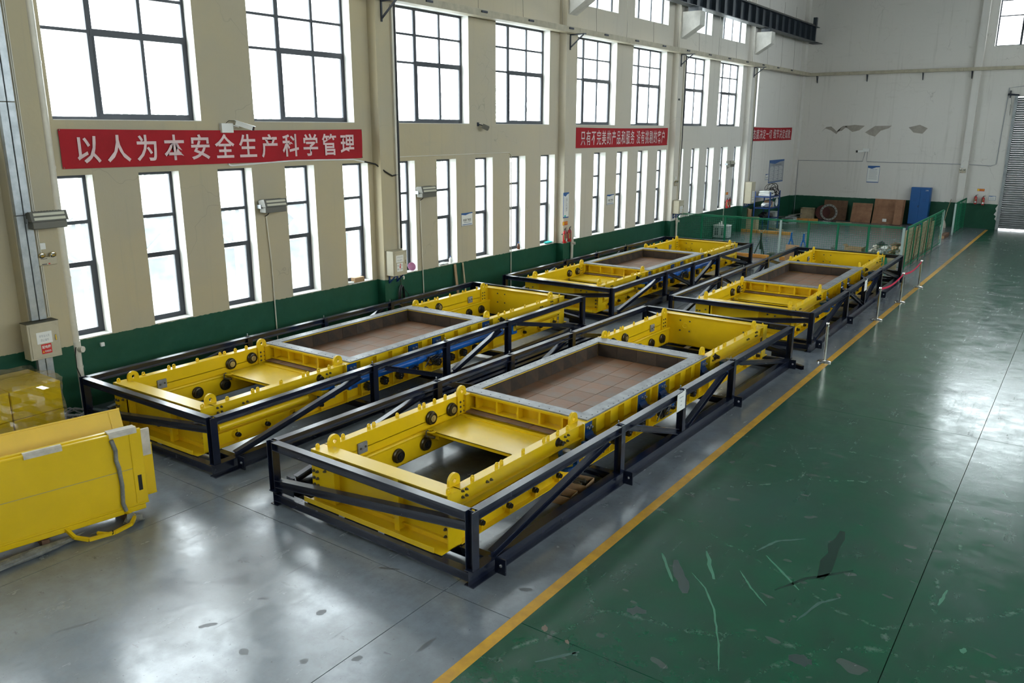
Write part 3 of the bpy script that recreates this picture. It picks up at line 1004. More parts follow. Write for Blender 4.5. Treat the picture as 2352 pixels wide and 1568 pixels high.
    iu0, iu1, iv0, iv1 = UC - 1.08, UC + 1.08, 3.97, 8.16

    def ring(a0, a1, b0, b1, c0, c1, d0, d1, z0, z1):
        o_, i_ = [(a0, b0), (a1, b0), (a1, b1), (a0, b1)], [(c0, d0), (c1, d0), (c1, d1), (c0, d1)]
        vs = [(*p, z) for z in (z0, z1) for p in o_ + i_]
        fs = []
        for k in range(4):
            l = (k + 1) % 4
            fs += [(k, l, 4 + l, 4 + k), (8 + k, 12 + k, 12 + l, 8 + l), (k, 8 + k, 8 + l, l), (4 + k, 4 + l, 12 + l, 12 + k)]
        return MB().add(vs, fs)
    rp = ring(ou0, ou1, ov0, ov1, iu0, iu1, iv0, iv1, Z1 + 0.002, Z1 + 0.024).build('rim_plate', 'rim', t, smooth=False)
    hs = MB()
    for i in range(27):
        v = 3.80 + i * 0.178
        for u in (ou0 + 0.06, ou1 - 0.06):
            hs.cyl((u, v, Z1 + 0.0), (u, v, Z1 + 0.0252), 0.013, 8)
    for i in range(12):
        u = ou0 + 0.16 + i * 0.21
        for v in (ov0 + 0.08, ov1 - 0.08):
            hs.cyl((u, v, Z1 + 0.0), (u, v, Z1 + 0.0252), 0.013, 8)
    hs.build('bolt_holes', 'hole', rp)['kind'] = 'stuff'
    ring(ou0 + 0.01, ou1 - 0.01, ov0 - 0.03, ov1 + 0.02, iu0 - 0.012, iu1 + 0.012, iv0 - 0.012, iv1 + 0.012, Z1 - 0.02, Z1 + 0.001).build('rim_seat', 'yellow', t, smooth=False)
    # front wall of the opening: five pockets
    m = MB()
    a0, a1 = UC - 1.16, UC + 1.16
    m.box(a0, a1, 3.86, 3.94, 0.715, 0.98)
    m.box(a0, a1, 3.70, 3.94, 0.955, 0.98).box(a0, a1, 3.70, 3.94, 0.715, 0.745)
    for u in (a0 + 0.19, a0 + 0.645, a0 + 1.10, a0 + 1.56, a0 + 2.02):
        m.box(u - 0.018, u + 0.018, 3.705, 3.86, 0.745, 0.955)
    m.build('pocket_wall', 'yellow', t, smooth=False)
    MB().box(a0, a1, 8.19, 8.28, 0.715, 0.98).box(a0, a1, 8.19, 8.5, 0.96, 0.98).build('rear_wall', 'yellow', t, smooth=False)
    # tiles lining the opening
    def tile(u0, u1, v0, v1, z0, z1, mat):
        key = (round(u1 - u0, 3), round(v1 - v0, 3), round(z1 - z0, 3), mat)
        if key not in TILES:
            a, b, c = key[0] / 2, key[1] / 2, key[2] / 2
            TILES[key] = MB().cbox(-a, a, -b, b, -c, c, 0.004).mesh('tile', mat, False)
        o_ = link('tile', TILES[key], t)
        o_.location = ((u0 + u1) / 2, (v0 + v1) / 2, (z0 + z1) / 2)
    L = iv1 - iv0
    nw = 9
    for i in range(nw):
        v = iv0 + i * L / nw
        tile(iu0 - 0.03, iu0, v + 0.002, v + L / nw - 0.002, 0.705, 0.978, 'tilew')
        tile(iu1, iu1 + 0.03, v + 0.002, v + L / nw - 0.002, 0.705, 0.978, 'tilew')
    for i in range(5):
        w_ = (0.48, 0.48, 0.48, 0.48, 0.24)[i]
        u = iu0 + 0.48 * i
        tile(u + 0.002, u + w_ - 0.002, iv1, iv1 + 0.03, 0.705, 0.978, 'tilew')
        tile(u + 0.002, u + w_ - 0.002, iv0 - 0.03, iv0, 0.705, 0.978, 'tilew')
    cols = [UC - 1.11 + 0.465 * i for i in range(5)] + [UC + 1.11]
    rows = [3.56, 3.95, 4.55, 5.15, 5.78, 6.40, 7.02, 7.62, 8.20]
    for i in range(5):
        for j in range(8):
            tile(cols[i] + 0.003, cols[i + 1] - 0.003, rows[j] + 0.002, rows[j + 1] - 0.002, 0.672, 0.70 - 0.002 * ((i + j) % 2), 'tile')
    # --- the sliding gate
    g = MB()
    g.box(UC - 1.12, UC + 1.12, 2.53, 3.57, 0.640, 0.652)
    g.box(UC - 1.12, UC + 1.12, 2.53, 2.545, 0.60, 0.652).box(UC - 0.98, UC + 0.98, 3.40, 3.43, 0.652, 0.672).box(UC - 1.12, UC + 1.12, 3.44, 3.56, 0.652, 0.668)
    gp = g.build('gate_plate', 'yellow', t, smooth=False)
    eo = [(0.09 * math.cos(i * 0.5236), 0.09 * math.sin(i * 0.5236)) for i in range(12)]
    MB().holed(eo, (0, 0), 0.045, lambda a, b, q: (UC - 1.0 + a, 2.52 + b, 0.655 + q), 0, 0.016).build('pull_ring', 'yellow', gp)
    MB().box(UC - 1.11, UC + 1.11, 3.5, 8.2, 0.46, 0.668).box(UC - 1.04, UC - 0.9, 2.6, 3.5, 0.5, 0.64).box(UC + 0.9, UC + 1.04, 2.6, 3.5, 0.5, 0.64).build('gate_carriage', 'yellow', t, smooth=False)
    sh = MB()
    sh.tube([(UC - 1.03, 2.46 + 0.035 * math.cos(a), 0.625 + 0.06 * math.sin(a)) for a in [i * 0.7 for i in range(8)]], 0.012)
    sh.cyl((UC - 1.1, 2.47, 0.56), (UC - 0.9, 2.5, 0.57), 0.02)
    sh.build('shackle', 'bolt', t)
    # --- hydraulics on the aisle side
    z = 0.66
    u = UC + 1.52
    for k, (v0, v1) in enumerate(((3.35, 5.78), (6.28, 8.75))):
        c = MB()
        c.lathe((u, v0, z), (0, 1, 0), [(0.085, 0), (0.095, 0.01), (0.095, 0.18), (0.08, 0.2), (0.08, v1 - v0 - 0.3), (0.098, v1 - v0 - 0.28), (0.098, v1 - v0 - 0.12), (0.085, v1 - v0 - 0.1), (0.085, v1 - v0)], 22)
        cy = c.build('cylinder_barrel', 'blue', t)
        MB().cbox(u - 0.10, u + 0.10, v0 + 0.05, v0 + 0.12, z - 0.11, z + 0.11, 0.01).build('flange', 'blue', cy)
    MB().cyl((u, 5.78, z + 0.02), (u, 6.3, z + 0.02), 0.035, 12).box(u - 0.09, u + 0.09, 6.2, 6.3, z - 0.1, z + 0.1).build('coupling', 'blue', t)
    MB().cyl((u, 2.95, z), (u, 3.4, z), 0.04, 14).build('piston_rod', 'chrome', t)
    MB().cyl((u, 8.72, z), (u, 9.1, z), 0.045, 14).build('piston_rod', 'chrome', t)
    for v, sg in ((2.82, 1), (9.25, -1)):
        cl = MB()
        arc = [(0.13 * math.cos(a), -sg * 0.13 * math.sin(a)) for a in [math.pi * i / 8 for i in range(9)]] + [(-0.13, sg * 0.17), (0.13, sg * 0.17)]
        for zz in (z - 0.13, z + 0.075):
            cl.prism(arc, lambda a, b, q: (u + a, v + b, zz + q), 0, 0.055)
        cl.box(u - 0.12, u + 0.12, v + sg * 0.15 - 0.03, v + sg * 0.15 + 0.03, z - 0.13, z + 0.13)
        ck = cl.build('clevis', 'blue', t, smooth=False)
        MB().lathe((u, v, z - 0.15), (0, 0, 1), [(0.05, 0), (0.05, 0.30), (0.062, 0.305), (0.062, 0.325)], 14).build('clevis_pin', 'steel', ck)
        ey = MB()
        ey.prism([(-0.5, -0.1), (-0.1, -0.12), (0.06, -0.10), (0.12, 0), (0.06, 0.10), (-0.1, 0.12), (-0.5, 0.1)], lambda a, b, q: (u + a, v + b, z + q), -0.06, 0.06)
        ey.build('drive_eye', 'yellow', t, smooth=False)
    for v0, v1 in ((0.55, 2.55), (9.5, 11.85)):
        MB().cyl((UC + 1.335, v0, 0.575), (UC + 1.335, v1, 0.575), 0.062, 18).build('rod_cover', 'yellow', t)
    rr = random.Random(3)
    hz = MB()
    for k in range(9):
        p = [(u + 0.09 + rr.uniform(-0.03, 0.05), 5.8 + rr.uniform(-0.15, 0.1) + 0.12 * i, z - 0.03 + rr.uniform(-0.16, 0.06)) for i in range(5)]
        hz.tube(p, 0.011, 5)
    hz.build('hoses', 'black', t)['kind'] = 'stuff'
    return t


TILES = {}
CAGES = [(6.688, 7.173, -0.0185, 'between the other frame and the yellow aisle line, nearest the camera', 'nearest the camera beside the yellow aisle line'),
         (1.181, 7.181, 0.0133, 'along the window wall, nearest the stacked yellow panels', 'with blue cylinders, nearest the stacked yellow panels'),
         (1.138, 20.859, 0.0058, 'along the window wall, far end by the mesh fence', 'along the window wall at the far end by the mesh fence'),
         (6.912, 20.946, 0.0093, 'at the far end beside the belt posts', 'at the far end beside the belt posts')]
cage0 = machine0 = None
for i, (x, y, rz, lc, lm) in enumerate(CAGES):
    if i == 0:
        cage0, machine0 = make_cage(), make_machine()
        for o in (cage0, machine0):
            o.location, o.rotation_euler = (x, y, 0), (0, 0, rz)
        tag(cage0, 'navy steel transport frame ' + lc)
        tag(machine0, 'yellow slide gate machine ' + lm)
    else:
        dup(cage0, (x, y, 0), rz, 'navy steel transport frame ' + lc)
        dup(machine0, (x, y, 0), rz, 'yellow slide gate machine ' + lm)

# ---------------------------------------------------------------- fittings on the walls
BACK = -math.pi / 2       # rotation that turns wall-local space (x out, y along, z up) to the end wall


def lettering(name, body, mat, parent, at, width, height, frame=ONWALL, bold=0.0, vertical=False, sp=1.0):
    """flat text fitted to width x height, lower left corner at `at` (in the parent's space)"""
    cu = bpy.data.curves.new(name, 'FONT')
    cu.body = '\n'.join(body) if vertical else body
    cu.offset = bold
    cu.resolution_u = 3
    cu.space_character = sp
    tmp = bpy.data.objects.new(name, cu)
    COL.objects.link(tmp)
    bpy.context.view_layer.update()
    me = bpy.data.meshes.new_from_object(tmp.evaluated_get(bpy.context.evaluated_depsgraph_get()))
    bpy.data.objects.remove(tmp)
    xs_ = [v.co.x for v in me.vertices]
    ys_ = [v.co.y for v in me.vertices]
    x0, y0 = min(xs_), min(ys_)
    kx, ky = width / (max(xs_) - x0), height / (max(ys_) - y0)
    for v in me.vertices:
        v.co = frame @ Vector(((v.co.x - x0) * kx, (v.co.y - y0) * ky, 0)) + Vector(at)
    me.materials.clear()
    me.materials.append(M[mat])
    return link(name, me, parent)


def banner(y0, y1, z0, z1, text, label, margin, boldness=0.017, spc=1.45):
    t = thing('banner', label, 'banner', (0, y0, z0), group='red slogan banners')
    W, H = y1 - y0, z1 - z0
    nu, nv = 40, 5
    vs = []
    for back in (0, 1):
        for i in range(nu + 1):
            for j in range(nv + 1):
                a, b = i / nu, j / nv
                sag = -0.025 * math.sin(math.pi * a) * (0.4 + 0.6 * b)
                x = 0.035 + 0.007 * math.sin(i * 0.9 + j * 0.7) + 0.004 * math.sin(i * 2.3 - j) - 0.006 * back
                vs.append((x, a * W, b * H + sag))
    n = (nu + 1) * (nv + 1)
    fs = []
    V = lambda i, j, k: k * n + i * (nv + 1) + j
    for i in range(nu):
        for j in range(nv):
            fs += [(V(i, j, 0), V(i + 1, j, 0), V(i + 1, j + 1, 0), V(i, j + 1, 0)), (V(i, j, 1), V(i, j + 1, 1), V(i + 1, j + 1, 1), V(i + 1, j, 1))]
    MB().add(vs, fs).build('cloth', 'banner', t)
    lettering('lettering', text, 'letters', t, (0.052, margin, H * 0.12), W - 2 * margin, H * 0.74, bold=boldness, sp=spc)
    tie = MB()
    for a, b in ((0.02, 0.02), (0.02, H - 0.02), (W - 0.02, 0.02), (W - 0.02, H - 0.02)):
        tie.cyl((0.018, a, b), (0.05, a, b), 0.012, 8)
    tie.build('nails', 'bolt', t)
    return t


banner(7.97, 15.95, 4.83, 5.58, '以人为本安全生产科学管理', 'long red banner with twelve big white characters, nearest the camera', 0.30)
banner(27.08, 35.18, 4.90, 5.66, '只有不完美的产品和服务 没有挑剔的客户', 'red banner with small white characters, between the second and third pilasters', 0.35, 0.008, 1.25)
banner(46.15, 53.62, 4.97, 5.73, '态度决定一切 细节决定成败', 'red banner nearest the far corner, partly hidden by the last pilaster', 0.3, 0.01, 1.2)


def ebox(loc, w, h, d, label, signs, brackets, plain=False):
    t = thing('switch_box', label, 'electrical box', loc, group='beige switch boxes on the pilasters')
    b = MB().cbox(0, d, 0, w, 0, h, 0.008)
    b.build('body', 'beige', t)
    MB().box(0.0, d + 0.012, -0.006, w + 0.006, h - 0.004, h + 0.008).build('lid', 'olive' if not brackets else 'beige', t, smooth=False)
    dr = MB().cbox(d, d + 0.014, 0.035, w - 0.035, 0.035, h - 0.045, 0.004).build('door', 'beige', t)
    MB().cbox(d + 0.014, d + 0.032, w - 0.10, w - 0.075, h * 0.46, h * 0.62, 0.004).build('handle', 'chrome', dr)
    x = d + 0.016
    signs(t, x, w, h)
    if brackets:
        for y in (0.10, w - 0.14):
            MB().box(0, 0.03, y, y + 0.045, -0.24, 0).box(0, d * 0.9, y, y + 0.045, -0.03, 0).bar((0.02, y + 0.022, -0.22), (d * 0.8, y + 0.022, -0.02), 0.04, 0.03).build('bracket', 'bracketblue', t, smooth=False)
    return t


def plate(t, x, y0, y1, z0, z1, mat, name='label'):
    return MB().box(x - 0.002, x + 0.002, y0, y1, z0, z1).build(name, mat, t, smooth=False)


def signs1(t, x, w, h):
    p = plate(t, x, 0.14, 0.42, 0.30, 0.52, 'paper')
    lettering('lettering', '非专业人员', 'inkgrey', p, (x + 0.003, 0.185, 0.42), 0.19, 0.05)
    lettering('lettering', '禁止操作', 'inkgrey', p, (x + 0.003, 0.205, 0.34), 0.15, 0.05)
    p = plate(t, x, 0.20, 0.385, 0.10, 0.285, 'redsign')
    lettering('lettering', '配电箱', 'paper', p, (x + 0.003, 0.215, 0.20), 0.155, 0.06, bold=0.02)
    lettering('lettering', '有电危险', 'paper', p, (x + 0.003, 0.255, 0.125), 0.115, 0.04, bold=0.01)
    MB().prism([(0.212, 0.125), (0.247, 0.125), (0.23, 0.16)], lambda a, b, q: (x + 0.003 + q, a, b), 0, 0.001).build('warning_triangle', 'signyellow', p)


def signs2(t, x, w, h):
    p = plate(t, x, 0.10, 0.40, 0.38, 0.58, 'paper')
    lettering('lettering', '非专业人员', 'inkgrey', p, (x + 0.003, 0.14, 0.495), 0.22, 0.055)
    lettering('lettering', '禁止操作', 'inkgrey', p, (x + 0.003, 0.15, 0.41), 0.2, 0.055)
    p = plate(t, x, 0.13, 0.37, 0.12, 0.355, 'paper')
    lettering('lettering', '有', 'ink', p, (x + 0.003, 0.15, 0.26), 0.05, 0.05)
    lettering('lettering', '电', 'ink', p, (x + 0.003, 0.15, 0.16), 0.05, 0.05)
    lettering('lettering', '危', 'ink', p, (x + 0.003, 0.30, 0.26), 0.05, 0.05)
    lettering('lettering', '险', 'ink', p, (x + 0.003, 0.30, 0.16), 0.05, 0.05)
    MB().prism([(0.255, 0.335), (0.285, 0.335), (0.262, 0.255), (0.285, 0.255), (0.245, 0.14), (0.25, 0.225), (0.222, 0.225)], lambda a, b, q: (x + 0.003 + q, a, b), 0, 0.001).build('lightning_bolt', 'redsign', p)


def signs3(t, x, w, h):
    p = plate(t, x, w * 0.15, w * 0.75, h * 0.32, h * 0.58, 'paper')
    for k in range(3):
        MB().box(x + 0.002, x + 0.003, w * 0.2, w * 0.7, h * (0.37 + 0.07 * k), h * (0.39 + 0.07 * k)).build('print_line', 'inkgrey', p, smooth=False)
    p = plate(t, x, w * 0.18, w * 0.7, h * 0.08, h * 0.28, 'paper')
    lettering('lettering', '有电危险', 'ink', p, (x + 0.003, w * 0.25, h * 0.14), w * 0.4, h * 0.08)


ebox((0.30, 6.66, 1.36), 0.57, 0.70, 0.26, 'beige switch box with white sheet and red label, on the leftmost pilaster', signs1, False)
ebox((0.30, 16.40, 1.57), 0.56, 0.69, 0.30, 'beige switch box with red lightning sign on blue brackets', signs2, True)
ebox((0.30, 35.50, 1.78), 0.55, 0.60, 0.34, 'small beige switch box on the third pilaster above the mesh fence corner', signs3, True)
ebox((0.30, 45.0, 1.58), 0.60, 1.18, 0.42, 'tall beige switch box on the last pilaster beside the tool rack', signs3, True)


def floodlight(loc, label, cable):
    t = thing('wall_lamp', label, 'lamp', loc, group='grey twin strip floodlights on the window wall')
    w = 0.66
    MB().cbox(0.06, 0.30, 0.02, w - 0.02, -0.16, -0.02, 0.012).build('ballast_box', 'lampbody', t)
    hd = MB().prism([(0.10, -0.02), (0.33, -0.02), (0.27, 0.16), (0.05, 0.12)], lambda a, b, q: (a, q, b), 0, w).build('lamp_head', 'lampbody', t, smooth=False)
    d = Vector((-0.06, 0, 0.18)).normalized()
    nrm = Vector((0.18, 0, 0.06)).normalized()
    for k in (0.05, 0.135):
        p = Vector((0.33, 0, -0.02)) + d * k + nrm * 0.006
        MB().bar(p + Vector((0, 0.05, 0)), p + Vector((0, w - 0.05, 0)), 0.012, 0.05, up=d).build('lens', 'lamptube', hd)
    fins = MB()
    for i in range(12):
        y = 0.04 + i * (w - 0.08) / 11
        fins.box(0.05, 0.20, y - 0.004, y + 0.004, 0.115, 0.15)
    fins.build('cooling_fins', 'lampbody', hd, smooth=False)['kind'] = 'stuff'
    MB().box(0, 0.012, 0.0, w, -0.06, 0.02).box(0, 0.16, -0.012, 0, -0.06, 0.03).box(0, 0.16, w, w + 0.012, -0.06, 0.03).build('bracket', 'galv', t, smooth=False)
    if cable:
        MB().tube([(0.16, 0.22, -0.16), (0.10, 0.22, -0.22), (0.03, 0.2, -0.26)], 0.012).build('cable', 'black', t)
    return t


floodlight((0.30, 7.0, 3.95), 'twin strip floodlight above the emergency lamp on the leftmost pilaster', False)
floodlight((0.0, 12.42, 3.80), 'twin strip floodlight below the nearest banner, between two narrow windows', True)
floodlight((0.0, 18.02, 3.80), 'twin strip floodlight just past the box with the lightning sign', True)
floodlight((0.0, 42.6, 3.82), 'small distant floodlight above the fire extinguishers near the last pilaster', True)


def emergency(loc, label, rz=0.0):
    t = thing('emergency_lamp', label, 'emergency lamp', loc, rz, group='two-headed emergency lamps')
    MB().cbox(0, 0.07, 0, 0.34, 0, 0.16, 0.012).build('case', 'beige', t)
    MB().box(0.07, 0.073, 0.17, 0.20, 0.02, 0.04).build('indicator', 'redsign', t, smooth=False)
    MB().box(0.07, 0.073, 0.05, 0.14, 0.02, 0.035).box(0.07, 0.073, 0.04, 0.16, 0.125, 0.135).build('print_line', 'ink', t, smooth=False)
    for y in (0.07, 0.27):
        h = MB().lathe((0.03, y, 0.20), (0.8, 0, -0.25), [(0.02, -0.01), (0.062, 0.03), (0.068, 0.05), (0.06, 0.052)], 14).build('lamp_head', 'brass', t)
        MB().lathe((0.03, y, 0.20), (0.8, 0, -0.25), [(0.058, 0.05), (0.03, 0.066)], 14).build('lens', 'chrome', h)
        MB().cyl((0.035, y, 0.155), (0.035, y, 0.19), 0.014, 8).build('neck', 'steel', t)
    MB().cbox(0, 0.035, 0.08, 0.18, 0.30, 0.42, 0.006).build('socket', 'white', t)
    return t


emergency((0.30, 7.13, 3.08), 'two-headed emergency lamp under the leftmost floodlight')
emergency((0.30, 35.55, 3.05), 'two-headed emergency lamp on the third pilaster above the small switch box')
emergency((9.66, YF - 0.28, 3.18), 'two-headed emergency lamp on the end wall pilaster by the roller door', BACK)

# surveillance and spot fittings
t = thing('security_camera', 'white bullet camera on a junction box above the nearest banner', 'camera', (0.0, 11.56, 5.50))
MB().cbox(0, 0.10, 0, 0.31, 0, 0.21, 0.008).build('junction_box', 'white', t)
MB().cyl((0.08, 0.33, 0.16), (0.20, 0.38, 0.13), 0.018, 8).cyl((0.0, 0.36, 0.10), (0.14, 0.40, 0.16), 0.014, 8).build('arm', 'white', t)
MB().bar((0.14, 0.36, 0.22), (0.42, 0.60, 0.10), 0.11, 0.10).bar((0.13, 0.35, 0.275), (0.46, 0.63, 0.135), 0.14, 0.012).build('camera_body', 'white', t, smooth=False)
MB().bar((0.42, 0.60, 0.10), (0.435, 0.612, 0.095), 0.10, 0.09).build('lens', 'black', t, smooth=False)
MB().tube([(0.05, 0.15, 0.21), (0.10, 0.2, 0.27), (0.18, 0.35, 0.26)], 0.007).build('cable', 'black', t)
t = thing('spot_lamp', 'small dark spot lamp on an arm between two large windows', 'lamp', (0.0, 21.1, 5.62))
MB().cbox(0, 0.02, -0.06, 0.04, 0.06, 0.18, 0.004).cyl((0.02, 0, 0.12), (0.16, 0.08, 0.08), 0.015, 8).build('arm', 'bracket', t)
MB().bar((0.14, 0.06, 0.07), (0.30, 0.16, -0.01), 0.17, 0.15).build('lamp_head', 'lampbody', t, smooth=False)
MB().bar((0.30, 0.16, -0.01), (0.308, 0.165, -0.014), 0.13, 0.11).build('lens', 'bolt', t, smooth=False)
t = thing('security_camera', 'white bullet camera on the end wall below the flaked plaster', 'camera', (4.2, YF - 0.012, 4.28), BACK)
MB().cbox(0, 0.12, -0.05, 0.33, 0, 0.20, 0.008).build('junction_box', 'white', t)
MB().bar((0.05, -0.02, 0.05), (0.40, -0.30, 0.02), 0.12, 0.12).build('camera_body', 'white', t, smooth=False)
MB().bar((0.40, -0.30, 0.02), (0.43, -0.325, 0.017), 0.13, 0.13).build('lens', 'black', t, smooth=False)
for y, z in ((16.95, 6.3), (35.6, 6.9)):
    t = thing('cable_hook', 'small dark cable hook on the ' + ('first pilaster past the nearest banner' if y < 20 else 'third pilaster above the emergency lamp'), 'hook', (0.30, y, z))
    MB().box(0, 0.05, -0.04, 0.03, -0.03, 0.05).cyl((0.03, 0, 0), (0.03, 0.12, -0.02), 0.012, 8).build('hook', 'bracket', t, smooth=False)

# ---- pipes, trunking and conduits
t = thing('drain_pipe', 'white plastic drain pipe beside the leftmost pilaster', 'pipe', (0.10, 7.72, 0))
MB().cyl((0, 0, 0.0), (0, 0, ZC - 0.1), 0.078, 18).build('pipe', 'pvc', t)
for z in (0.9, 2.72, 4.85, 6.75):
    MB().cyl((0, 0, z), (0, 0, z + 0.05), 0.086, 18).build('clip', 'pvc', t)
MB().cyl((0, 0, 1.22), (0, 0, 1.46), 0.092, 18).cyl((0, 0, 1.30), (0.15, 0.06, 1.30), 0.062, 16).build('access_tee', 'pvc', t)
MB().tube([(0.1, -0.05, 1.36), (0.11, -0.09, 1.2), (0.10, -0.09, 0.95), (0.11, 0.0, 0.6), (0.15, 0.1, 0.3), (0.16, 0.08, 0.02)], 0.011).build('loose_cable', 'black', t)
for y, nm in ((17.14, 'white drain pipe under the box with the lightning sign'), (26.42, 'white drain pipe below the first pair of fire extinguishers'), (35.95, 'white drain pipe below the small switch box at the fence')):
    t = thing('drain_pipe', nm, 'pipe', (0.36 if y > 18 else 0.14, y, 0), group='short white drain pipes')
    MB().cyl((0, 0, 0), (0, 0, 1.5), 0.055, 14).cyl((0, 0, 1.40), (0.13, 0.02, 1.40), 0.055, 14).build('pipe', 'pvc', t)
    MB().cyl((0, 0, 1.3), (0, 0, 1.52), 0.064, 14).build('access_tee', 'pvc', t)
t = thing('cable_trunking', 'twin galvanised cable trunking running up the leftmost pilaster', 'trunking', (0.30, 6.84, 0))
for y0 in (0.0, 0.145):
    MB().cbox(0, 0.10, y0, y0 + 0.13, 0.0, 1.34, 0.006).build('trunking_length', 'galv', t)
    for z, z2 in ((2.08, 4.04), (4.05, 6.04), (6.05, 8.04), (8.05, 8.85)):
        MB().cbox(0, 0.10, y0, y0 + 0.13, z, z2, 0.006).build('trunking_length', 'galv', t)
MB().tube([(0.05, 0.135, 0.1), (0.06, 0.137, 1.3)], 0.02).build('cables', 'black', t)
MB().cyl((0.02, 0.34, 2.1), (0.02, 0.34, 8.8), 0.012, 8).cyl((0.02, 0.37, 2.1), (0.02, 0.37, 8.8), 0.012, 8).build('conduit', 'pvc', t)


def conduit(pts, label, mat='pvc', r=0.016, name='conduit'):
    o = MB().tube(pts, r, 8).build(name, mat)
    return tag(o, label, 'conduit')


conduit([(0.03, 12.64, 3.55), (0.03, 12.70, 2.4), (0.03, 12.72, 0.05)], 'thin conduit dropping from the second floodlight to the floor')
conduit([(0.03, 18.22, 3.55), (0.03, 18.30, 0.05)], 'thin conduit dropping from the third floodlight to the floor')
conduit([(0.03, 17.2, 4.82), (0.03, 22.75, 4.83), (0.03, 22.88, 4.75), (0.03, 22.88, 0.05)], 'thin conduit running along the top of narrow windows then down to the floor')
conduit([(0.03, 42.75, 3.55), (0.03, 42.8, 0.05)], 'thin conduit dropping beside the far pair of fire extinguishers')
conduit([(0.03, 11.7, 4.81), (0.03, 11.74, 4.78), (0.03, 11.8, 4.77), (0.03, 13.7, 4.83), (0.03, 15.6, 4.80), (0.03, 16.0, 4.73)], 'white cable under the nearest banner', 'white', 0.02, 'cable')
conduit([(0.03, 16.0, 4.73), (0.15, 16.3, 4.66), (0.33, 16.5, 4.45), (0.34, 16.75, 4.33), (0.34, 16.98, 4.36)], 'black cable sagging across the first pilaster', 'black', 0.022, 'cable')
conduit([(0.25, YF - 0.03, 0.05), (0.25, YF - 0.03, 3.67), (4.2, YF - 0.03, 3.70), (4.3, YF - 0.03, 4.28)], 'thin grey conduit from the far corner to the end wall camera', 'inkgrey', 0.018)
conduit([(4.42, YF - 0.03, 4.28), (4.45, YF - 0.03, 3.68), (9.68, YF - 0.03, 3.66)], 'thin grey conduit from the end wall camera towards the emergency lamp', 'inkgrey', 0.018)
conduit([(10.1, YF - 0.03, 3.66), (11.2, YF - 0.03, 3.60), (11.45, YF - 0.03, 3.7), (11.55, YF - 0.03, 7.9), (12.4, YF - 0.03, 8.0)], 'thin grey conduit climbing beside the roller door', 'inkgrey', 0.018)
for y, z1, lab in ((17.03, 2.28, 'bundle of black cables down the first pilaster to the lightning box'), (36.09, 2.40, 'bundle of black cables down the third pilaster'), (45.6, 2.78, 'bundle of black cables down the last pilaster')):
    t = thing('cable_bundle', lab, 'cables', (0.34, y, z1), group='black cable drops on the pilasters')
    for k in range(3):
        MB().tube([(0.02 * (k == 1), 0.025 * (k - 1), 8.84 - z1), (0.02 * (k == 1), 0.03 * (k - 1), 4 - z1 * 0.5), (0.0, 0.02 * (k - 1), 0.0)], 0.018, 7).build('cable', 'black', t)
    MB().box(-0.04, 0.02, -0.13, -0.06, 0.0, 8.8 - z1).build('conduit', 'pvc', t, smooth=False)
t = thing('cable_coil', 'coil of black cable hanging under the lightning box', 'cable coil', (0.36, 16.92, 0.4))
cm = MB()
rr = random.Random(5)
for k in range(9):
    a = rr.uniform(0.08, 0.13)
    cm.tube([(0.02 + 0.008 * k * (k % 2), a * math.sin(q), 0.42 + 0.40 * math.cos(q) + rr.uniform(-0.02, 0.02)) for q in [i * 0.524 for i in range(13)]], 0.014, 6)
cm.build('coil', 'black', t)
MB().tube([(0.02, 0, 0.82), (0, 0, 1.15)], 0.012).tube([(0.05, 0.1, 0.7), (0.09, 0.22, 0.55), (0.09, 0.24, 0.35), (0.05, 0.12, 0.25)], 0.011).build('loose_end', 'black', t)

# ---- cable tray round the hall
t = thing('cable_tray', 'cream cable tray along the window wall and the end wall', 'cable tray', (0, 0, 0))
ye = [YN + 0.2] + [PIL[i] + 0.38 for i in range(len(PIL))] + [YF - 0.3]
for a, b in zip(ye[:-1], ye[1:]):
    MB().cbox(0.30, 0.62, a + 0.004, b - 0.004, 8.86, 9.06, 0.006).build('tray_length', 'tray', t)
xe = [0.30, 3.0, 6.1, 9.2, 12.3, 15.4, 18.5, 21.6, 24.7, 26.8]
for a, b in zip(xe[:-1], xe[1:]):
    MB().cbox(a + 0.004, b - 0.004, YF - 0.52, YF - 0.285, 8.86, 9.04, 0.006).build('tray_length', 'tray', t)
for y in PIL:
    br = MB().box(0.30, 0.335, y + 0.20, y + 0.25, 8.33, 8.86).box(0.30, 0.95, y + 0.20, y + 0.25, 8.82, 8.858).bar((0.31, y + 0.225, 8.40), (0.86, y + 0.225, 8.83), 0.05, 0.035)
    br.build('bracket', 'bracket', t, smooth=False)
for x in (0.98, 3.95, 7.05, 9.6, 13.0, 16.0, 19.0, 22.0):
    d = 0.0 if x != 9.6 else 0.0
    MB().box(x - 0.02, x + 0.02, YF - 0.30, YF - 0.02, 8.82, 8.858).box(x - 0.02, x + 0.02, YF - 0.035, YF - 0.002, 8.45, 8.86).bar((x, YF - 0.03, 8.48), (x, YF - 0.28, 8.83), 0.035, 0.03).build('bracket', 'bracket', t, smooth=False)
wy = [-8.0 + 2.38 * k for k in range(26)]
for k, y in enumerate(wy):
    MB().cyl((0.46, y, 9.05), (0.38, y + 0.12 * (-1) ** k, 12.6), 0.006, 5).build('hanger_wire', 'bolt', t)
for k in range(24):
    MB().cbox(0.62, 0.66, -7.0 + 2.5 * k, -6.72 + 2.5 * k, 8.96, 9.02, 0.004).build('cover_clip', 'bracket', t)

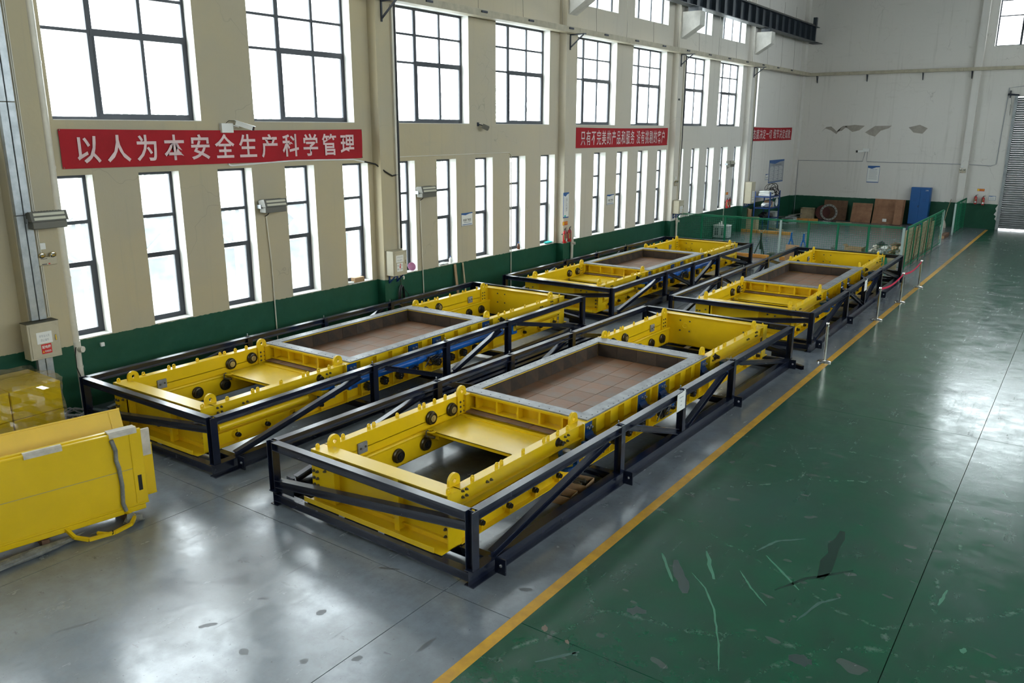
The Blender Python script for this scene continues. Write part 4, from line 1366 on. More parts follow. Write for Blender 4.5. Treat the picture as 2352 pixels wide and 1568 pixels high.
# ---- crane girder on the corbels
t = thing('crane_girder', 'dark slate crane runway girder resting on the corbels', 'girder', (0.78, 0, 10.8))
MB().hbeam((0, YN + 0.1, 0.45), (0, 54.35, 0.45), 0.90, 0.42, 0.014, 0.03).build('beam', 'crane', t, smooth=False)
MB().cbox(-0.05, 0.05, YN + 0.1, 54.3, 0.90, 1.02, 0.01).build('rail', 'bolt', t)
st = MB().box(-0.2, -0.008, -0.012, 0.012, 0.031, 0.869).box(0.008, 0.2, -0.012, 0.012, 0.031, 0.869).mesh('stiffener', 'crane', False)
y = YN + 0.8
while y < 54.2:
    o = link('stiffener', st, t)
    o.location = (0, y, 0)
    y += 1.06
MB().box(-0.1, 0.1, 53.9, 54.15, 0.90, 1.45).build('end_stop', 'crane', t, smooth=False)
for y in PIL:
    MB().box(-0.24, 0.24, y + 0.18, y + 0.58, -0.182, -0.001).build('bearing_pad', 'crane', t, smooth=False)
MB().box(-0.3, 0.3, 54.0, 54.9, -0.03, -0.001).build('bearing_pad', 'crane', t, smooth=False)


# ---- fire extinguishers and signs
def extinguisher(loc, label, rz=0.0, tagc=False):
    t = thing('fire_extinguisher', label, 'fire extinguisher', loc, rz, group='red fire extinguishers on the walls')
    MB().lathe((0, 0, 0), (0, 0, 1), [(0.06, 0), (0.075, 0.012), (0.075, 0.37), (0.06, 0.43), (0.028, 0.455), (0.028, 0.475)], 18).build('cylinder', 'red', t)
    MB().cyl((0, 0, 0.475), (0, 0, 0.51), 0.022, 10).box(-0.012, 0.012, -0.02, 0.10, 0.515, 0.53).bar((0, -0.01, 0.53), (0, 0.10, 0.575), 0.02, 0.012).build('valve', 'black', t)
    MB().tube([(0.03, -0.02, 0.49), (0.09, -0.07, 0.44), (0.09, -0.08, 0.25), (0.085, -0.06, 0.12)], 0.012).build('hose', 'black', t)
    MB().add([(0.0765 * math.cos(R(a)), 0.0765 * math.sin(R(a)), z) for z in (0.13, 0.30) for a in (-75, -55, -35, -15)], [(0, 1, 5, 4), (1, 2, 6, 5), (2, 3, 7, 6)]).build('label', 'brass', t)
    MB().lathe((0, 0, 0.31), (0, 0, 1), [(0.078, 0), (0.078, 0.02)], 18).build('strap', 'brass', t)
    MB().box(-0.13, -0.06, -0.02, 0.02, 0.30, 0.34).box(-0.10, -0.06, -0.04, 0.04, 0.02, 0.05).build('hook', 'bracket', t, smooth=False)
    if tagc:
        MB().box(0.077, 0.082, -0.04, 0.05, 0.08, 0.18).build('inspection_card', 'paper', t, smooth=False)
    return t


extinguisher((0.43, 25.78, 1.47), 'red fire extinguisher with inspection card, left of the pair on the second pilaster', 0, True)
extinguisher((0.43, 26.12, 1.49), 'red fire extinguisher, right of the pair on the second pilaster')
extinguisher((0.13, 42.98, 1.45), 'red fire extinguisher, left of the distant pair between narrow windows', 0, True)
extinguisher((0.13, 43.33, 1.47), 'red fire extinguisher, right of the distant pair between narrow windows', 0, True)
extinguisher((10.70, YF - 0.145, 1.40), 'red fire extinguisher on the end wall, farther from the roller door', BACK, True)
extinguisher((11.09, YF - 0.145, 1.36), 'red fire extinguisher on the end wall, nearer the roller door', BACK, True)


def fire_sign(loc, label, rz=0.0, w=0.35):
    t = thing('fire_sign', label, 'sign', loc, rz, group='small orange fire signs')
    MB().box(0, 0.008, 0, w, 0, 0.14).build('plate', 'orangesign', t, smooth=False)
    MB().box(0.008, 0.010, 0.012, w * 0.30, 0.012, 0.128).build('pictogram', 'signyellow', t, smooth=False)
    lettering('lettering', '灭火器', 'signyellow', t, (0.0105, w * 0.38, 0.05), w * 0.55, 0.07, bold=0.01)


fire_sign((0.30, 25.82, 2.11), 'small orange fire sign on the second pilaster above two extinguishers')
fire_sign((0.0, 43.0, 2.16), 'small orange fire sign above the distant extinguishers between windows')
fire_sign((10.70, YF, 2.15), 'small orange fire sign on the end wall by the roller door', BACK, 0.37)


def poster(loc, w, h, label, rz=0.0, style='notice', name='notice_board'):
    t = thing(name, label, 'notice', loc, rz)
    MB().cbox(0, 0.018, 0, w, 0, h, 0.004).build('frame', 'inkblue' if style != 'framed' else 'galv', t)
    x = 0.0205
    MB().box(0.018, x - 0.0005, 0.012, w - 0.012, 0.02 if style == 'framed' else 0.045 * h, h - 0.012).build('sheet', 'paper' if style != 'grey' else 'inkgrey', t, smooth=False)
    hz_ = h * (0.86 if style != 'tall' else 0.88)
    MB().prism([(0.0, hz_ + 0.02 * h), (w * 0.35, hz_ - 0.04 * h), (w * 0.7, hz_ + 0.05 * h), (w, hz_ + 0.07 * h), (w, h), (0, h)], lambda a, b, q: (x + q, a, b), 0, 0.001).build('header', 'inkblue', t, smooth=False)
    if style == 'tall':
        lettering('lettering', '以客户为关注焦点', 'ink', t, (x + 0.002, w * 0.46, h * 0.26), w * 0.28, h * 0.55, vertical=True)
        MB().box(x, x + 0.001, w * 0.28, w * 0.31, h * 0.25, h * 0.8).build('print_line', 'inkgrey', t, smooth=False)
        MB().prism([(w * 0.15, h * 0.05), (w * 0.5, h * 0.05), (w * 0.42, h * 0.12), (w * 0.2, h * 0.11)], lambda a, b, q: (x + q, a, b), 0, 0.001).build('picture', 'cyan', t, smooth=False)
    elif style == 'framed':
        lettering('lettering', '成品待检区', 'ink', t, (x + 0.002, w * 0.14, h * 0.36), w * 0.72, h * 0.2, bold=0.02)
        MB().box(x, x + 0.001, w * 0.08, w * 0.92, h * 0.10, h * 0.15).build('print_line', 'inkblue', t, smooth=False)
        MB().box(x, x + 0.001, w * 0.2, w * 0.8, h * 0.25, h * 0.30).build('print_line', 'inkgrey', t, smooth=False)
    elif style == 'plain':
        for k in range(4):
            MB().box(x, x + 0.001, w * 0.12, w * 0.85, h * (0.2 + 0.14 * k), h * (0.24 + 0.14 * k)).build('print_line', 'inkgrey', t, smooth=False)
    else:
        lettering('lettering', '安全操作规程', 'ink' if style == 'grey' else 'inkblue', t, (x + 0.002, w * 0.2, h * 0.76), w * 0.6, h * 0.05)
        ncol = 3 if style == 'grey' else 1
        for c_ in range(ncol):
            ln = MB()
            for k in range(14 if style == 'grey' else 8):
                a0 = 0.06 + c_ * 0.9 / ncol if ncol > 1 else 0.14
                a1 = a0 + 0.9 / ncol - 0.05 if ncol > 1 else 0.84
                zz = h * (0.70 - k * (0.045 if style == 'grey' else 0.07))
                ln.box(x, x + 0.001, w * a0, w * (a1 - 0.06 * ((k * 3) % 4 == 0)), zz - 0.01 * h, zz + 0.006 * h)
            ln.build('print_lines', 'paper' if style == 'grey' else 'inkgrey', t, smooth=False)['kind'] = 'stuff'
    return t


poster((0.0, 20.18, 2.58), 0.57, 0.42, 'framed white sign with dark characters between narrow windows behind the first machines', style='framed')
poster((0.0, 29.70, 2.57), 0.60, 0.42, 'white sign with blue header between narrow windows under the middle banner', style='framed')
poster((0.30, 25.83, 2.38), 0.38, 0.94, 'tall narrow white poster with blue head on the second pilaster', style='tall')
poster((0.0, 49.88, 2.43), 2.80, 1.37, 'wide grey notice board on the wall above the tool rack', style='grey')
poster((0.0, 49.30, 2.64), 0.50, 0.36, 'small white card left of the wide grey notice board', style='framed', name='notice_card')
poster((4.55, YF, 2.42), 0.70, 1.02, 'white upright notice with blue head on the end wall above the plywood', BACK, 'notice')
poster((11.33, YF, 1.65), 0.36, 0.26, 'small pale sheet of paper beside the end wall extinguishers', BACK, 'plain', name='paper_notice')

# ---- roller door
t = thing('door_1', 'grey corrugated roller shutter door in the end wall', 'door', (DOOR[0], YF, 0), kind='structure')
W = DOOR[1] - DOOR[0]
k = 0
z = 0.06
sl = MB().prism([(0.14, 0), (0.11, 0.02), (0.10, 0.06), (0.11, 0.10), (0.14, 0.118), (0.16, 0.118), (0.16, 0)], lambda a, b, q: (q, a, b), 0.02, W - 0.02).mesh('slat', 'shutter', False)
while z < DOOR[3] - 0.05:
    o = link('slat', sl, t)
    o.location = (0, 0, z)
    z += 0.12
MB().box(-0.10, 0.06, -0.06, 0.13, 0, 7.55).box(-0.02, 0.04, -0.10, -0.06, 0, 7.55).build('guide', 'galv', t, smooth=False)
MB().box(W - 0.06, W + 0.10, -0.06, 0.13, 0, 7.55).build('guide', 'galv', t, smooth=False)
MB().box(-0.35, -0.30, -0.12, 0, 7.35, 7.75).cyl((-0.45, -0.08, 7.55), (0.1, -0.08, 7.50), 0.05, 10).build('chain_gear', 'bracket', t)
MB().tube([(-0.28, -0.09, 7.5), (-0.2, -0.09, 6.9), (-0.22, -0.09, 6.4), (-0.25, -0.09, 7.0)], 0.012).build('pull_chain', 'bolt', t)
MB().prism([(-0.10, 1.45), (-0.22, 1.2), (-0.16, 1.05), (-0.26, 0.85), (-0.14, 0.75), (-0.20, 0.6), (-0.10, 0.5)], lambda a, b, q: (a, q, b), -0.012, -0.004).build('chipped_edge', 'white', t, smooth=False)

# ---------------------------------------------------------------- fenced corner at the far end
FH = 1.72


def fence_run(name, label, p0, rz, marks, thick, sp=0.09, nh=18):
    """mesh fence along local x; marks = post positions, thick = heavier posts"""
    t = thing(name, label, 'fence', p0, rz)
    for a in marks:
        w_ = 0.045 if a in thick else 0.022
        MB().cbox(a - w_, a + w_, -w_, w_, 0, FH, 0.004).build('post', 'fencepost' if a in thick else 'fence', t)
    MB().cbox(marks[0], marks[-1], -0.025, 0.025, FH, FH + 0.04, 0.005).build('top_rail', 'fence', t)
    for a, b in zip(marks[:-1], marks[1:]):
        fr = MB().box(a + 0.03, b - 0.03, -0.012, 0.012, FH - 0.05, FH - 0.015).box(a + 0.03, b - 0.03, -0.012, 0.012, 0.08, 0.11).box(a + 0.03, a + 0.05, -0.012, 0.012, 0.08, FH - 0.015).box(b - 0.05, b - 0.03, -0.012, 0.012, 0.08, FH - 0.015)
        p = fr.build('panel_frame', 'fence', t, smooth=False)
        wm = MB()
        n = max(2, int((b - a - 0.06) / sp))
        for i in range(1, n):
            x = a + 0.03 + i * (b - a - 0.06) / n
            wm.box(x - 0.0034, x + 0.0034, -0.0034, 0.0034, 0.1, FH - 0.03)
        for i in range(1, nh):
            z = 0.1 + i * (FH - 0.13) / nh
            wm.box(a + 0.03, b - 0.03, -0.0035, 0.0035, z - 0.0042, z + 0.0042)
        wm.build('wire_mesh', 'fence', p, smooth=False)['kind'] = 'stuff'
    return t


fence_run('mesh_fence', 'green wire mesh fence running out from the window wall behind the far machines', (0.12, 36.32, 0), 0.0,
          [0.12, 1.36, 2.5, 3.75, 5.06, 6.28, 7.5, 8.74, 10.08], (5.06, 10.08))
fence_run('mesh_fence', 'green wire mesh fence running along the aisle towards the end wall', (10.32, 36.45, 0), R(90),
          [0.08, 1.7, 3.3, 5.1, 6.9, 9.3], (9.3,), 0.22, 10)
fence_run('mesh_gate', 'green wire mesh gate standing at the end wall', (10.25, 50.3, 0), R(90), [0.05, 1.25, 2.4, 4.3], (0.05,), 0.14, 12)
t = thing('kerb_stone', 'dark brown timber kerb on the floor in the fence opening', 'kerb', (10.05, 48.3, 0))
MB().cbox(-0.14, 0.10, 0, 1.9, 0, 0.17, 0.012).build('beam', 'darkwood', t)
MB().box(-0.15, 0.11, -0.012, 0.0, 0.01, 0.16).build('end_grain', 'card', t, smooth=False)


def kerb(loc, rz, ln, label):
    t = thing('orange_kerb', label, 'kerb', loc, rz, group='orange kerb beams in the fenced corner')
    MB().cbox(0, ln, -0.08, 0.08, 0, 0.16, 0.012).build('beam', 'orange', t)
    for k in range(int(ln / 0.6)):
        MB().box(0.3 + k * 0.6, 0.33 + k * 0.6, -0.083, -0.0805, 0.01, 0.15).build('seam', 'darkwood', t, smooth=False)


kerb((0.3, 45.0, 0), R(0.5), 2.8, 'orange kerb beam on the floor behind the tripod stand')
kerb((3.1, 36.0, 0), R(1), 1.75, 'orange kerb beam in front of the fence between the two far machines')
kerb((5.35, 36.0, 0), R(1), 0.6, 'short orange kerb end in front of the fence next to the thick post')
kerb((0.9, 52.6, 0), R(18), 1.5, 'orange timber beam on the floor in the far corner')

# plywood against the end wall
def board(loc, w, h, th, lean, label, mat='ply', rz=0.0, grp='boards leaning on the end wall', name='plywood_board'):
    t = thing(name, label, 'board', loc, rz, group=grp)
    o = MB().cbox(0, w, -th, 0, 0, h, 0.003).build('sheet', mat, t)
    o.rotation_euler = (-lean, 0, 0)
    return t


board((5.25, 54.32, 0), 1.75, 1.50, 0.03, R(14), 'large plywood board leaning behind, with a white label at its foot')
t = board((7.02 - 0.45, 53.78, 0), 0.42, 1.53, 0.08, R(14), 'narrow upright plywood bundle at the right end of the boards')
t = board((5.30, 54.0, 0), 1.22, 0.62, 0.02, R(20), 'low wide plywood strip in front of the large board')
MB().box(0.62, 0.85, -0.03, -0.024, 0.14, 0.32).build('white_label', 'paper', t, smooth=False)
board((4.05, 53.95, 0), 1.18, 1.22, 0.025, R(16), 'square plywood sheet leaning in front, left of the large board')
board((2.2, 54.55, 0), 1.45, 1.25, 0.02, R(8), 'dark brown board standing behind the steel ring', 'darkwood')
t = thing('steel_ring', 'shiny bolted steel flange ring standing on edge', 'ring', (2.78, 53.75, 0))
o = MB()
out = [(0.52 * math.cos(i * math.pi / 16), 0.53 + 0.52 * math.sin(i * math.pi / 16)) for i in range(32)]
o.holed(out, (0, 0.53), 0.40, lambda a, b, q: (a, q, b), -0.09, 0.09)
g = o.build('ring', 'lampbody', t)
g.rotation_euler = (R(-14), 0, R(25))
hb = MB()
for i in range(16):
    a = i * math.pi / 8
    hb.cyl((0.46 * math.cos(a), -0.10, 0.53 + 0.46 * math.sin(a)), (0.46 * math.cos(a), -0.085, 0.53 + 0.46 * math.sin(a)), 0.03, 8)
hb.build('bolt_holes', 'hole', g)['kind'] = 'stuff'
t = thing('steel_disc', 'dark red steel disc leaning behind the ring', 'disc', (2.22, 54.3, 0))
g = MB().lathe((0, 0, 0.46), (0, 1, 0), [(0.44, -0.05), (0.46, -0.03), (0.46, 0.03), (0.2, 0.05)], 28).build('disc', pm('dark_red_primer', (0.10, 0.03, 0.025), 0.6), t)
g.rotation_euler = (R(-12), 0, 0)
t = thing('steel_ring', 'small steel ring lying flat on the floor before the standing ring', 'ring', (2.85, 52.8, 0))
MB().holed([(0.36 * math.cos(i * 0.2618), 0.36 * math.sin(i * 0.2618)) for i in range(24)], (0, 0), 0.26, lambda a, b, q: (a, b, q), 0, 0.07).build('ring', 'steel', t)
t = thing('wooden_crate', 'pale wooden crate by the end wall left of the dark disc', 'crate', (0.92, 54.05, 0))
MB().cbox(0, 0.78, 0, 0.55, 0.02, 0.70, 0.006).build('box', 'wood', t)
for x in (0.0, 0.70):
    MB().box(x, x + 0.08, -0.02, 0.0, 0.0, 0.72).build('batten', 'wood', t, smooth=False)
MB().box(0.0, 0.78, -0.02, 0.0, 0.62, 0.70).build('batten', 'wood', t, smooth=False)
for lab, x, y, rz, l in (('thin timber strip on the floor by the square plywood', 3.4, 53.2, 8, 0.9),):
    t = thing('timber_strip', lab, 'timber', (x, y, 0), R(rz))
    MB().cbox(0, l, 0, 0.07, 0, 0.04, 0.004).build('strip', 'wood', t)

# blue cabinet
t = thing('steel_cabinet', 'tall blue two-door steel cabinet against the end wall', 'cabinet', (7.25, 54.45, 0), R(-3))
MB().cbox(0, 1.08, 0, 0.42, 0.06, 2.26, 0.008).build('body', 'cabblue', t)
for x in (0.02, 0.545):
    d_ = MB().cbox(x, x + 0.515, -0.018, 0.0, 0.09, 2.23, 0.004).build('door', 'cabblue', t)
    if x < 0.1:
        MB().cyl((0.50, -0.018, 1.14), (0.50, -0.045, 1.14), 0.018, 10).box(0.485, 0.515, -0.03, -0.018, 1.08, 1.2).build('handle', 'black', d_)
    v_ = MB()
    for k in range(4):
        v_.box(x + 0.15, x + 0.35, -0.0195, -0.0175, 1.45 + 0.05 * k, 1.455 + 0.05 * k)
    v_.build('vent_slots', 'hole', d_, smooth=False)['kind'] = 'stuff'
MB().box(0.04, 1.04, 0.02, 0.40, 0, 0.06).build('plinth', 'black', t, smooth=False)
lettering('lettering', '工具柜', 'paper', t, (0.80, -0.0195, 2.06), 0.17, 0.07, ONBACK, bold=0.02)
t = thing('broom', 'old broom leaning on the end wall behind the mesh fence', 'broom', (9.30, 54.1, 0))
MB().tube([(0.0, 0.0, 0.35), (0.05, 0.3, 1.0), (0.13, 0.66, 1.62)], 0.016).build('handle', 'wood', t)
MB().lathe((-0.03, -0.05, 0.0), (0.05, 0.05, 0.5), [(0.17, 0), (0.13, 0.2), (0.03, 0.42)], 12).build('bristles', 'cream', t)

# ---- tool rack
t = thing('tool_rack', 'blue open steel tool rack by the window wall near the far corner', 'rack', (0.32, 46.7, 0))
RW, RD, RH = 0.95, 1.75, 2.15
for x in (0.03, RW - 0.03):
    for y in (0.03, RD - 0.03):
        MB().box(x - 0.03, x + 0.03, y - 0.03, y + 0.03, 0, RH).build('upright', 'bracketblue', t, smooth=False)
for z in (0.55, 1.18, 1.82):
    MB().box(0, RW, 0, RD, z, z + 0.05).build('shelf', 'bracketblue', t, smooth=False)
MB().bar((RW - 0.03, 0.05, 1.25), (RW - 0.03, 0.6, 1.8), 0.03, 0.03).build('brace', 'bracketblue', t, smooth=False)


def lump(name, label, cat, loc, size, mat, seed, group=None, sub=2, rough=0.25):
    bm = bmesh.new()
    bmesh.ops.create_icosphere(bm, subdivisions=sub, radius=0.5)
    r_ = random.Random(seed)
    for v in bm.verts:
        k = 1 + r_.uniform(-rough, rough)
        v.co = Vector((v.co.x * size[0] * k, v.co.y * size[1] * k, (v.co.z * k + 0.42) * size[2]))
        v.co.z = max(0.0, v.co.z)
    me = bpy.data.meshes.new(name)
    bm.to_mesh(me)
    bm.free()
    me.materials.append(M[mat])
    o = link(name, me)
    o.location = loc
    return tag(o, label, cat, group)


x0, y0 = 0.32, 46.7
t = thing('white_case', 'white plastic equipment case on the top shelf of the tool rack', 'case', (x0 + 0.15, y0 + 0.25, 1.87))
MB().cbox(0, 0.65, 0, 0.9, 0, 0.17, 0.03).build('base', 'white', t)
MB().cbox(0.02, 0.63, 0.02, 0.88, 0.175, 0.30, 0.04).build('lid', 'white', t)
MB().cbox(0.65, 0.68, 0.35, 0.55, 0.13, 0.19, 0.005).build('handle', 'black', t)
t = thing('cable_heap', 'heap of black cables hanging off the right of the rack', 'cables', (x0 + 0.5, y0 + 1.32, 1.87))
cm = MB()
rr = random.Random(11)
for k in range(16):
    cx, cz, ra, rb = rr.uniform(-0.1, 0.45), rr.uniform(-0.15, 0.25), rr.uniform(0.12, 0.3), rr.uniform(0.12, 0.34)
    dy = rr.uniform(-0.05, 0.25)
    cm.tube([(cx + ra * math.cos(q), dy + 0.15 * math.sin(q * 1.3), max(0.02, 0.15 + cz + rb * math.sin(q)) if cx < 0.3 else cz + rb * math.sin(q)) for q in [i * 0.5 for i in range(12)]], 0.016, 6)
cm.build('cables', 'black', t)
lump('rag_bundle', 'white rag bundle on the middle shelf of the rack', 'rags', (x0 + 0.6, y0 + 0.35, 1.23), (0.5, 0.6, 0.32), 'paper', 4)
lump('tool_bag', 'black tool bag on the lowest shelf of the rack', 'bag', (x0 + 0.5, y0 + 0.5, 0.60), (0.6, 0.8, 0.42), 'black', 9)
lump('tool_bag', 'dark grey tool bag farther back on the lowest shelf of the rack', 'bag', (x0 + 0.5, y0 + 1.3, 0.60), (0.5, 0.5, 0.30), 'lampbody', 12)
t = thing('cardboard_box', 'brown cardboard box on the middle shelf of the rack', 'box', (x0 + 0.35, y0 + 0.75, 1.23))
MB().cbox(0, 0.4, 0, 0.36, 0, 0.36, 0.004).build('box', 'card', t)
MB().box(0.15, 0.25, 0, 0.36, 0.361, 0.363).build('tape', 'wood', t, smooth=False)
t = thing('paint_tin', 'grey tin on the middle shelf of the rack', 'tin', (x0 + 0.7, y0 + 1.22, 1.23))
MB().cyl((0, 0, 0), (0, 0, 0.26), 0.10, 16).build('can', 'galv', t)
MB().cyl((0, 0, 0.26), (0, 0, 0.28), 0.105, 16).build('lid', 'steel', t)
t = thing('hose_reel', 'coiled white hose on the middle shelf of the rack', 'hose', (x0 + 0.78, y0 + 1.5, 1.23))
hz = MB()
for k in range(4):
    hz.tube([(0.02 * k, (0.14 + 0.03 * k) * math.cos(q), 0.25 + (0.14 + 0.03 * k) * math.sin(q)) for q in [i * 0.45 for i in range(15)]], 0.018, 6)
hz.build('hose', 'paper', t)
t = thing('green_toolbox', 'pale green metal toolbox right of the tool rack', 'toolbox', (0.35, 49.4, 0))
MB().cbox(0, 0.4, 0, 0.5, 0.0, 0.72, 0.01).build('body', 'mist', t)
MB().cbox(-0.01, 0.41, -0.01, 0.51, 0.73, 0.80, 0.01).build('lid', 'mist', t)
# steel offcuts on the floor right of the rack
rr = random.Random(21)
for k in range(11):
    t = tag(MB().bar((0, -rr.uniform(0.6, 1.1), 0), (0, rr.uniform(0.5, 1.0), 0.0), 0.05, 0.05).build('steel_offcut', 'lampbody' if k % 3 else 'galv', smooth=False),
            'steel offcut in the scrap pile right of the tool rack', 'steel bar', 'steel offcuts beside the tool rack')
    t.location = (0.9 + 0.05 * k + rr.uniform(-0.2, 0.2), 50.7 + rr.uniform(-0.4, 0.4), 0.026 + 0.054 * k)
    t.rotation_euler = (0, 0, rr.uniform(-1.2, 1.2))
lump('plastic_bag', 'clear plastic bag of waste beside the steel offcuts', 'bag', (1.0, 52.0, 0.0), (0.6, 0.5, 0.42), 'mist', 14)

# ---- crate with timber, machine cabinet, stands
t = thing('wooden_crate', 'worn plywood crate with timber standing in it, behind the mesh fence', 'crate', (0.05, 45.9, 0), R(4))
MB().box(0, 0.75, 0, 0.02, 0.05, 0.72).box(0, 0.75, 0.58, 0.6, 0.05, 0.72).box(0, 0.02, 0.02, 0.58, 0.05, 0.72).box(0.73, 0.75, 0.02, 0.58, 0.05, 0.72).box(0.02, 0.73, 0.02, 0.58, 0.05, 0.08).build('box', 'wood', t, smooth=False)
MB().box(0.02, 0.12, 0, 0.6, 0, 0.05).box(0.62, 0.72, 0, 0.6, 0, 0.05).build('skid', 'wood', t, smooth=False)
t = thing('timber_offcut', 'brown timber offcut standing in the plywood crate', 'timber', (0.30, 46.2, 0.09), R(10))
MB().cbox(-0.10, 0.10, -0.02, 0.02, 0, 1.08, 0.004).build('board', 'card', t)
t = thing('timber_offcut', 'pale timber offcut standing in the plywood crate', 'timber', (0.14, 46.32, 0.09), R(-15))
MB().cbox(-0.07, 0.07, -0.02, 0.02, 0, 1.12, 0.004).build('board', 'wood', t)
t = thing('equipment_cabinet', 'pale grey louvred equipment cabinet behind the mesh fence', 'cabinet', (0.05, 41.4, 0), 0)
MB().cbox(0, 0.80, 0, 0.55, 0.04, 0.66, 0.01).build('body', 'mist', t)
MB().cbox(-0.015, 0.815, -0.015, 0.565, 0.66, 0.70, 0.006).build('lid', 'white', t)
for x in (0.10, 0.46):
    v_ = MB()
    for i in range(2):
        for k in range(5):
            v_.box(x + i * 0.11, x + i * 0.11 + 0.08, -0.006, 0.0, 0.18 + k * 0.08, 0.23 + k * 0.08)
    v_.build('louvre', 'hole', t, smooth=False)
MB().cyl((0.25, 0.2, 0.70), (0.25, 0.2, 0.83), 0.03, 10).cyl((0.34, 0.26, 0.70), (0.34, 0.26, 0.88), 0.04, 10).build('fitting', 'white', t)
MB().cyl((0.6, 0.3, 0.70), (0.6, 0.3, 0.735), 0.16, 16).build('filler_cap', 'steel', t)
t = thing('tripod_stand', 'black tripod pipe stand with a V head behind the fence', 'stand', (4.0, 37.35, 0))
for a in (90, 210, 330):
    MB().tube([(0, 0, 0.72), (0.26 * math.cos(R(a)), 0.26 * math.sin(R(a)), 0.0)], 0.032).build('leg', 'black', t)
MB().cyl((0, 0, 0.2), (0, 0, 0.98), 0.045, 12).build('post', 'black', t)
MB().bar((0, 0, 0.96), (-0.14, 0, 1.10), 0.04, 0.03).bar((0, 0, 0.96), (0.16, 0, 1.15), 0.04, 0.03).build('v_head', 'wood', t, smooth=False)
for x, y, lab in ((4.25, 41.2, 'blue jack stand nearer the white fence post'), (4.9, 41.05, 'blue jack stand with a flat cross head, farther from the white fence post')):
    t = thing('jack_stand', lab, 'stand', (x, y, 0), group='blue jack stands behind the fence')
    for a in (45, 135, 225, 315):
        MB().tube([(0.03 * math.cos(R(a)), 0.03 * math.sin(R(a)), 0.36), (0.15 * math.cos(R(a)), 0.15 * math.sin(R(a)), 0)], 0.02).build('leg', 'blue', t)
    MB().cyl((0, 0, 0.2), (0, 0, 0.62), 0.045, 12).build('tube', 'blue', t)
    MB().cyl((0, 0, 0.6), (0, 0, 0.68), 0.025, 10).bar((-0.14, 0, 0.66), (0.16, 0, 0.70), 0.05, 0.03).build('head', 'steel', t)
t = thing('timber_pack', 'loose pale timber lying on the floor behind the fence', 'timber', (1.1, 47.4, 0), R(-30))
MB().cbox(0, 1.1, 0, 0.1, 0, 0.06, 0.004).build('plank', 'wood', t)
o = MB().cbox(0.1, 0.9, -0.15, -0.05, 0.0, 0.05, 0.004).build('plank', 'wood', t)
t = thing('round_stool', 'dark round stool top just behind the fence between the far machines', 'stool', (4.7, 36.75, 0))
MB().lathe((0, 0, 0.10), (0, 0, 1), [(0.17, 0), (0.19, 0.02), (0.19, 0.07), (0.15, 0.09)], 20).build('seat', 'lampbody', t)
MB().cyl((0, 0, 0), (0, 0, 0.10), 0.06, 10).build('foot', 'lampbody', t)
board((6.30, 33.55, 0), 0.55, 1.04, 0.02, R(2), 'brown board standing on edge behind the far aisle-side machine', 'card', grp='loose boards')

# ---- waste behind the fence corner
rr = random.Random(31)
for k in range(16):
    sz = (rr.uniform(0.24, 0.36), rr.uniform(0.24, 0.36), rr.uniform(0.16, 0.24))
    lump('crumpled_rag', 'crumpled pale rag in the waste heap inside the fence corner', 'rag',
         (8.2 + 0.40 * (k % 4) + (0.15 if k > 7 else 0), 40.7 + 0.40 * ((k // 4) % 2), 0.0 if k < 8 else 0.17 + 0.02 * (k % 3)), sz, ('cream', 'paper', 'card', 'cream')[k % 4], 40 + k, 'rags in the waste heap', 2, 0.45)
lump('black_bag', 'black bag on top of the waste heap', 'bag', (8.55, 40.95, 0.34), (0.45, 0.4, 0.22), 'black', 71, None, 2, 0.4)
lump('black_bag', 'dark brown bag on top of the waste heap nearer the fence corner', 'bag', (9.2, 40.95, 0.35), (0.5, 0.4, 0.20), 'darkwood', 72, None, 2, 0.4)
t = thing('open_carton', 'open cardboard carton on the floor left of the waste heap', 'carton', (6.9, 40.9, 0), R(-8))
MB().box(0, 0.8, 0, 0.015, 0, 0.16).box(0, 0.8, 0.48, 0.495, 0, 0.16).box(0, 0.015, 0.015, 0.48, 0, 0.16).box(0.785, 0.8, 0.015, 0.48, 0, 0.16).box(0, 0.8, 0, 0.495, 0, 0.012).build('tray', 'card', t, smooth=False)
MB().bar((0.8, 0.25, 0.16), (0.92, 0.25, 0.24), 0.45, 0.012).bar((0.0, 0.25, 0.16), (-0.1, 0.25, 0.26), 0.45, 0.012).build('flap', 'card', t, smooth=False)
t = thing('valve_part', 'small dark valve on the floor left of the carton', 'valve', (6.45, 40.7, 0))
MB().cyl((-0.12, 0, 0.09), (0.12, 0, 0.09), 0.06, 12).cyl((0, 0, 0.09), (0, 0, 0.22), 0.025, 8).lathe((0, 0, 0.2), (0, 0, 1), [(0.07, 0), (0.07, 0.02)], 12).build('body', 'lampbody', t)
# sheets of packing stored behind the aisle fence
rr = random.Random(77)
for k in range(9):
    h = rr.uniform(1.25, 1.58)
    t = thing('packing_sheet', f'striped packing sheet leaning inside the aisle fence, {ORD[k]} from the fence corner', 'packing', (10.02 - 0.05 * (k % 2), 37.3 + 0.82 * k, 0), R(rr.uniform(-4, 4)), group='packing sheets along the aisle fence')
    o = MB().cbox(-0.02, 0.02, 0, 0.75, 0, h, 0.004).build('sheet', ('plaid', 'wood', 'plaid', 'card')[k % 4], t)
    o.rotation_euler = (0, R(rr.uniform(3, 7)), 0)
for k in range(6):
    t = thing('lath', f'dark timber lath leaning inside the aisle fence, {ORD[k]} from the fence corner', 'timber', (10.17, 37.2 + 1.15 * k, 0), group='laths along the aisle fence')
    o = MB().bar((0, 0, 0), (0.0, 0.35 + 0.1 * (k % 3), 1.55), 0.03, 0.05, up=(0, 1, 0)).build('lath', 'darkwood', t, smooth=False)
lump('green_sack', 'green plastic sack against the fence behind the far aisle-side machine', 'sack', (9.55, 35.85, 0), (0.5, 0.35, 0.75), 'fence', 83, None, 2, 0.12)
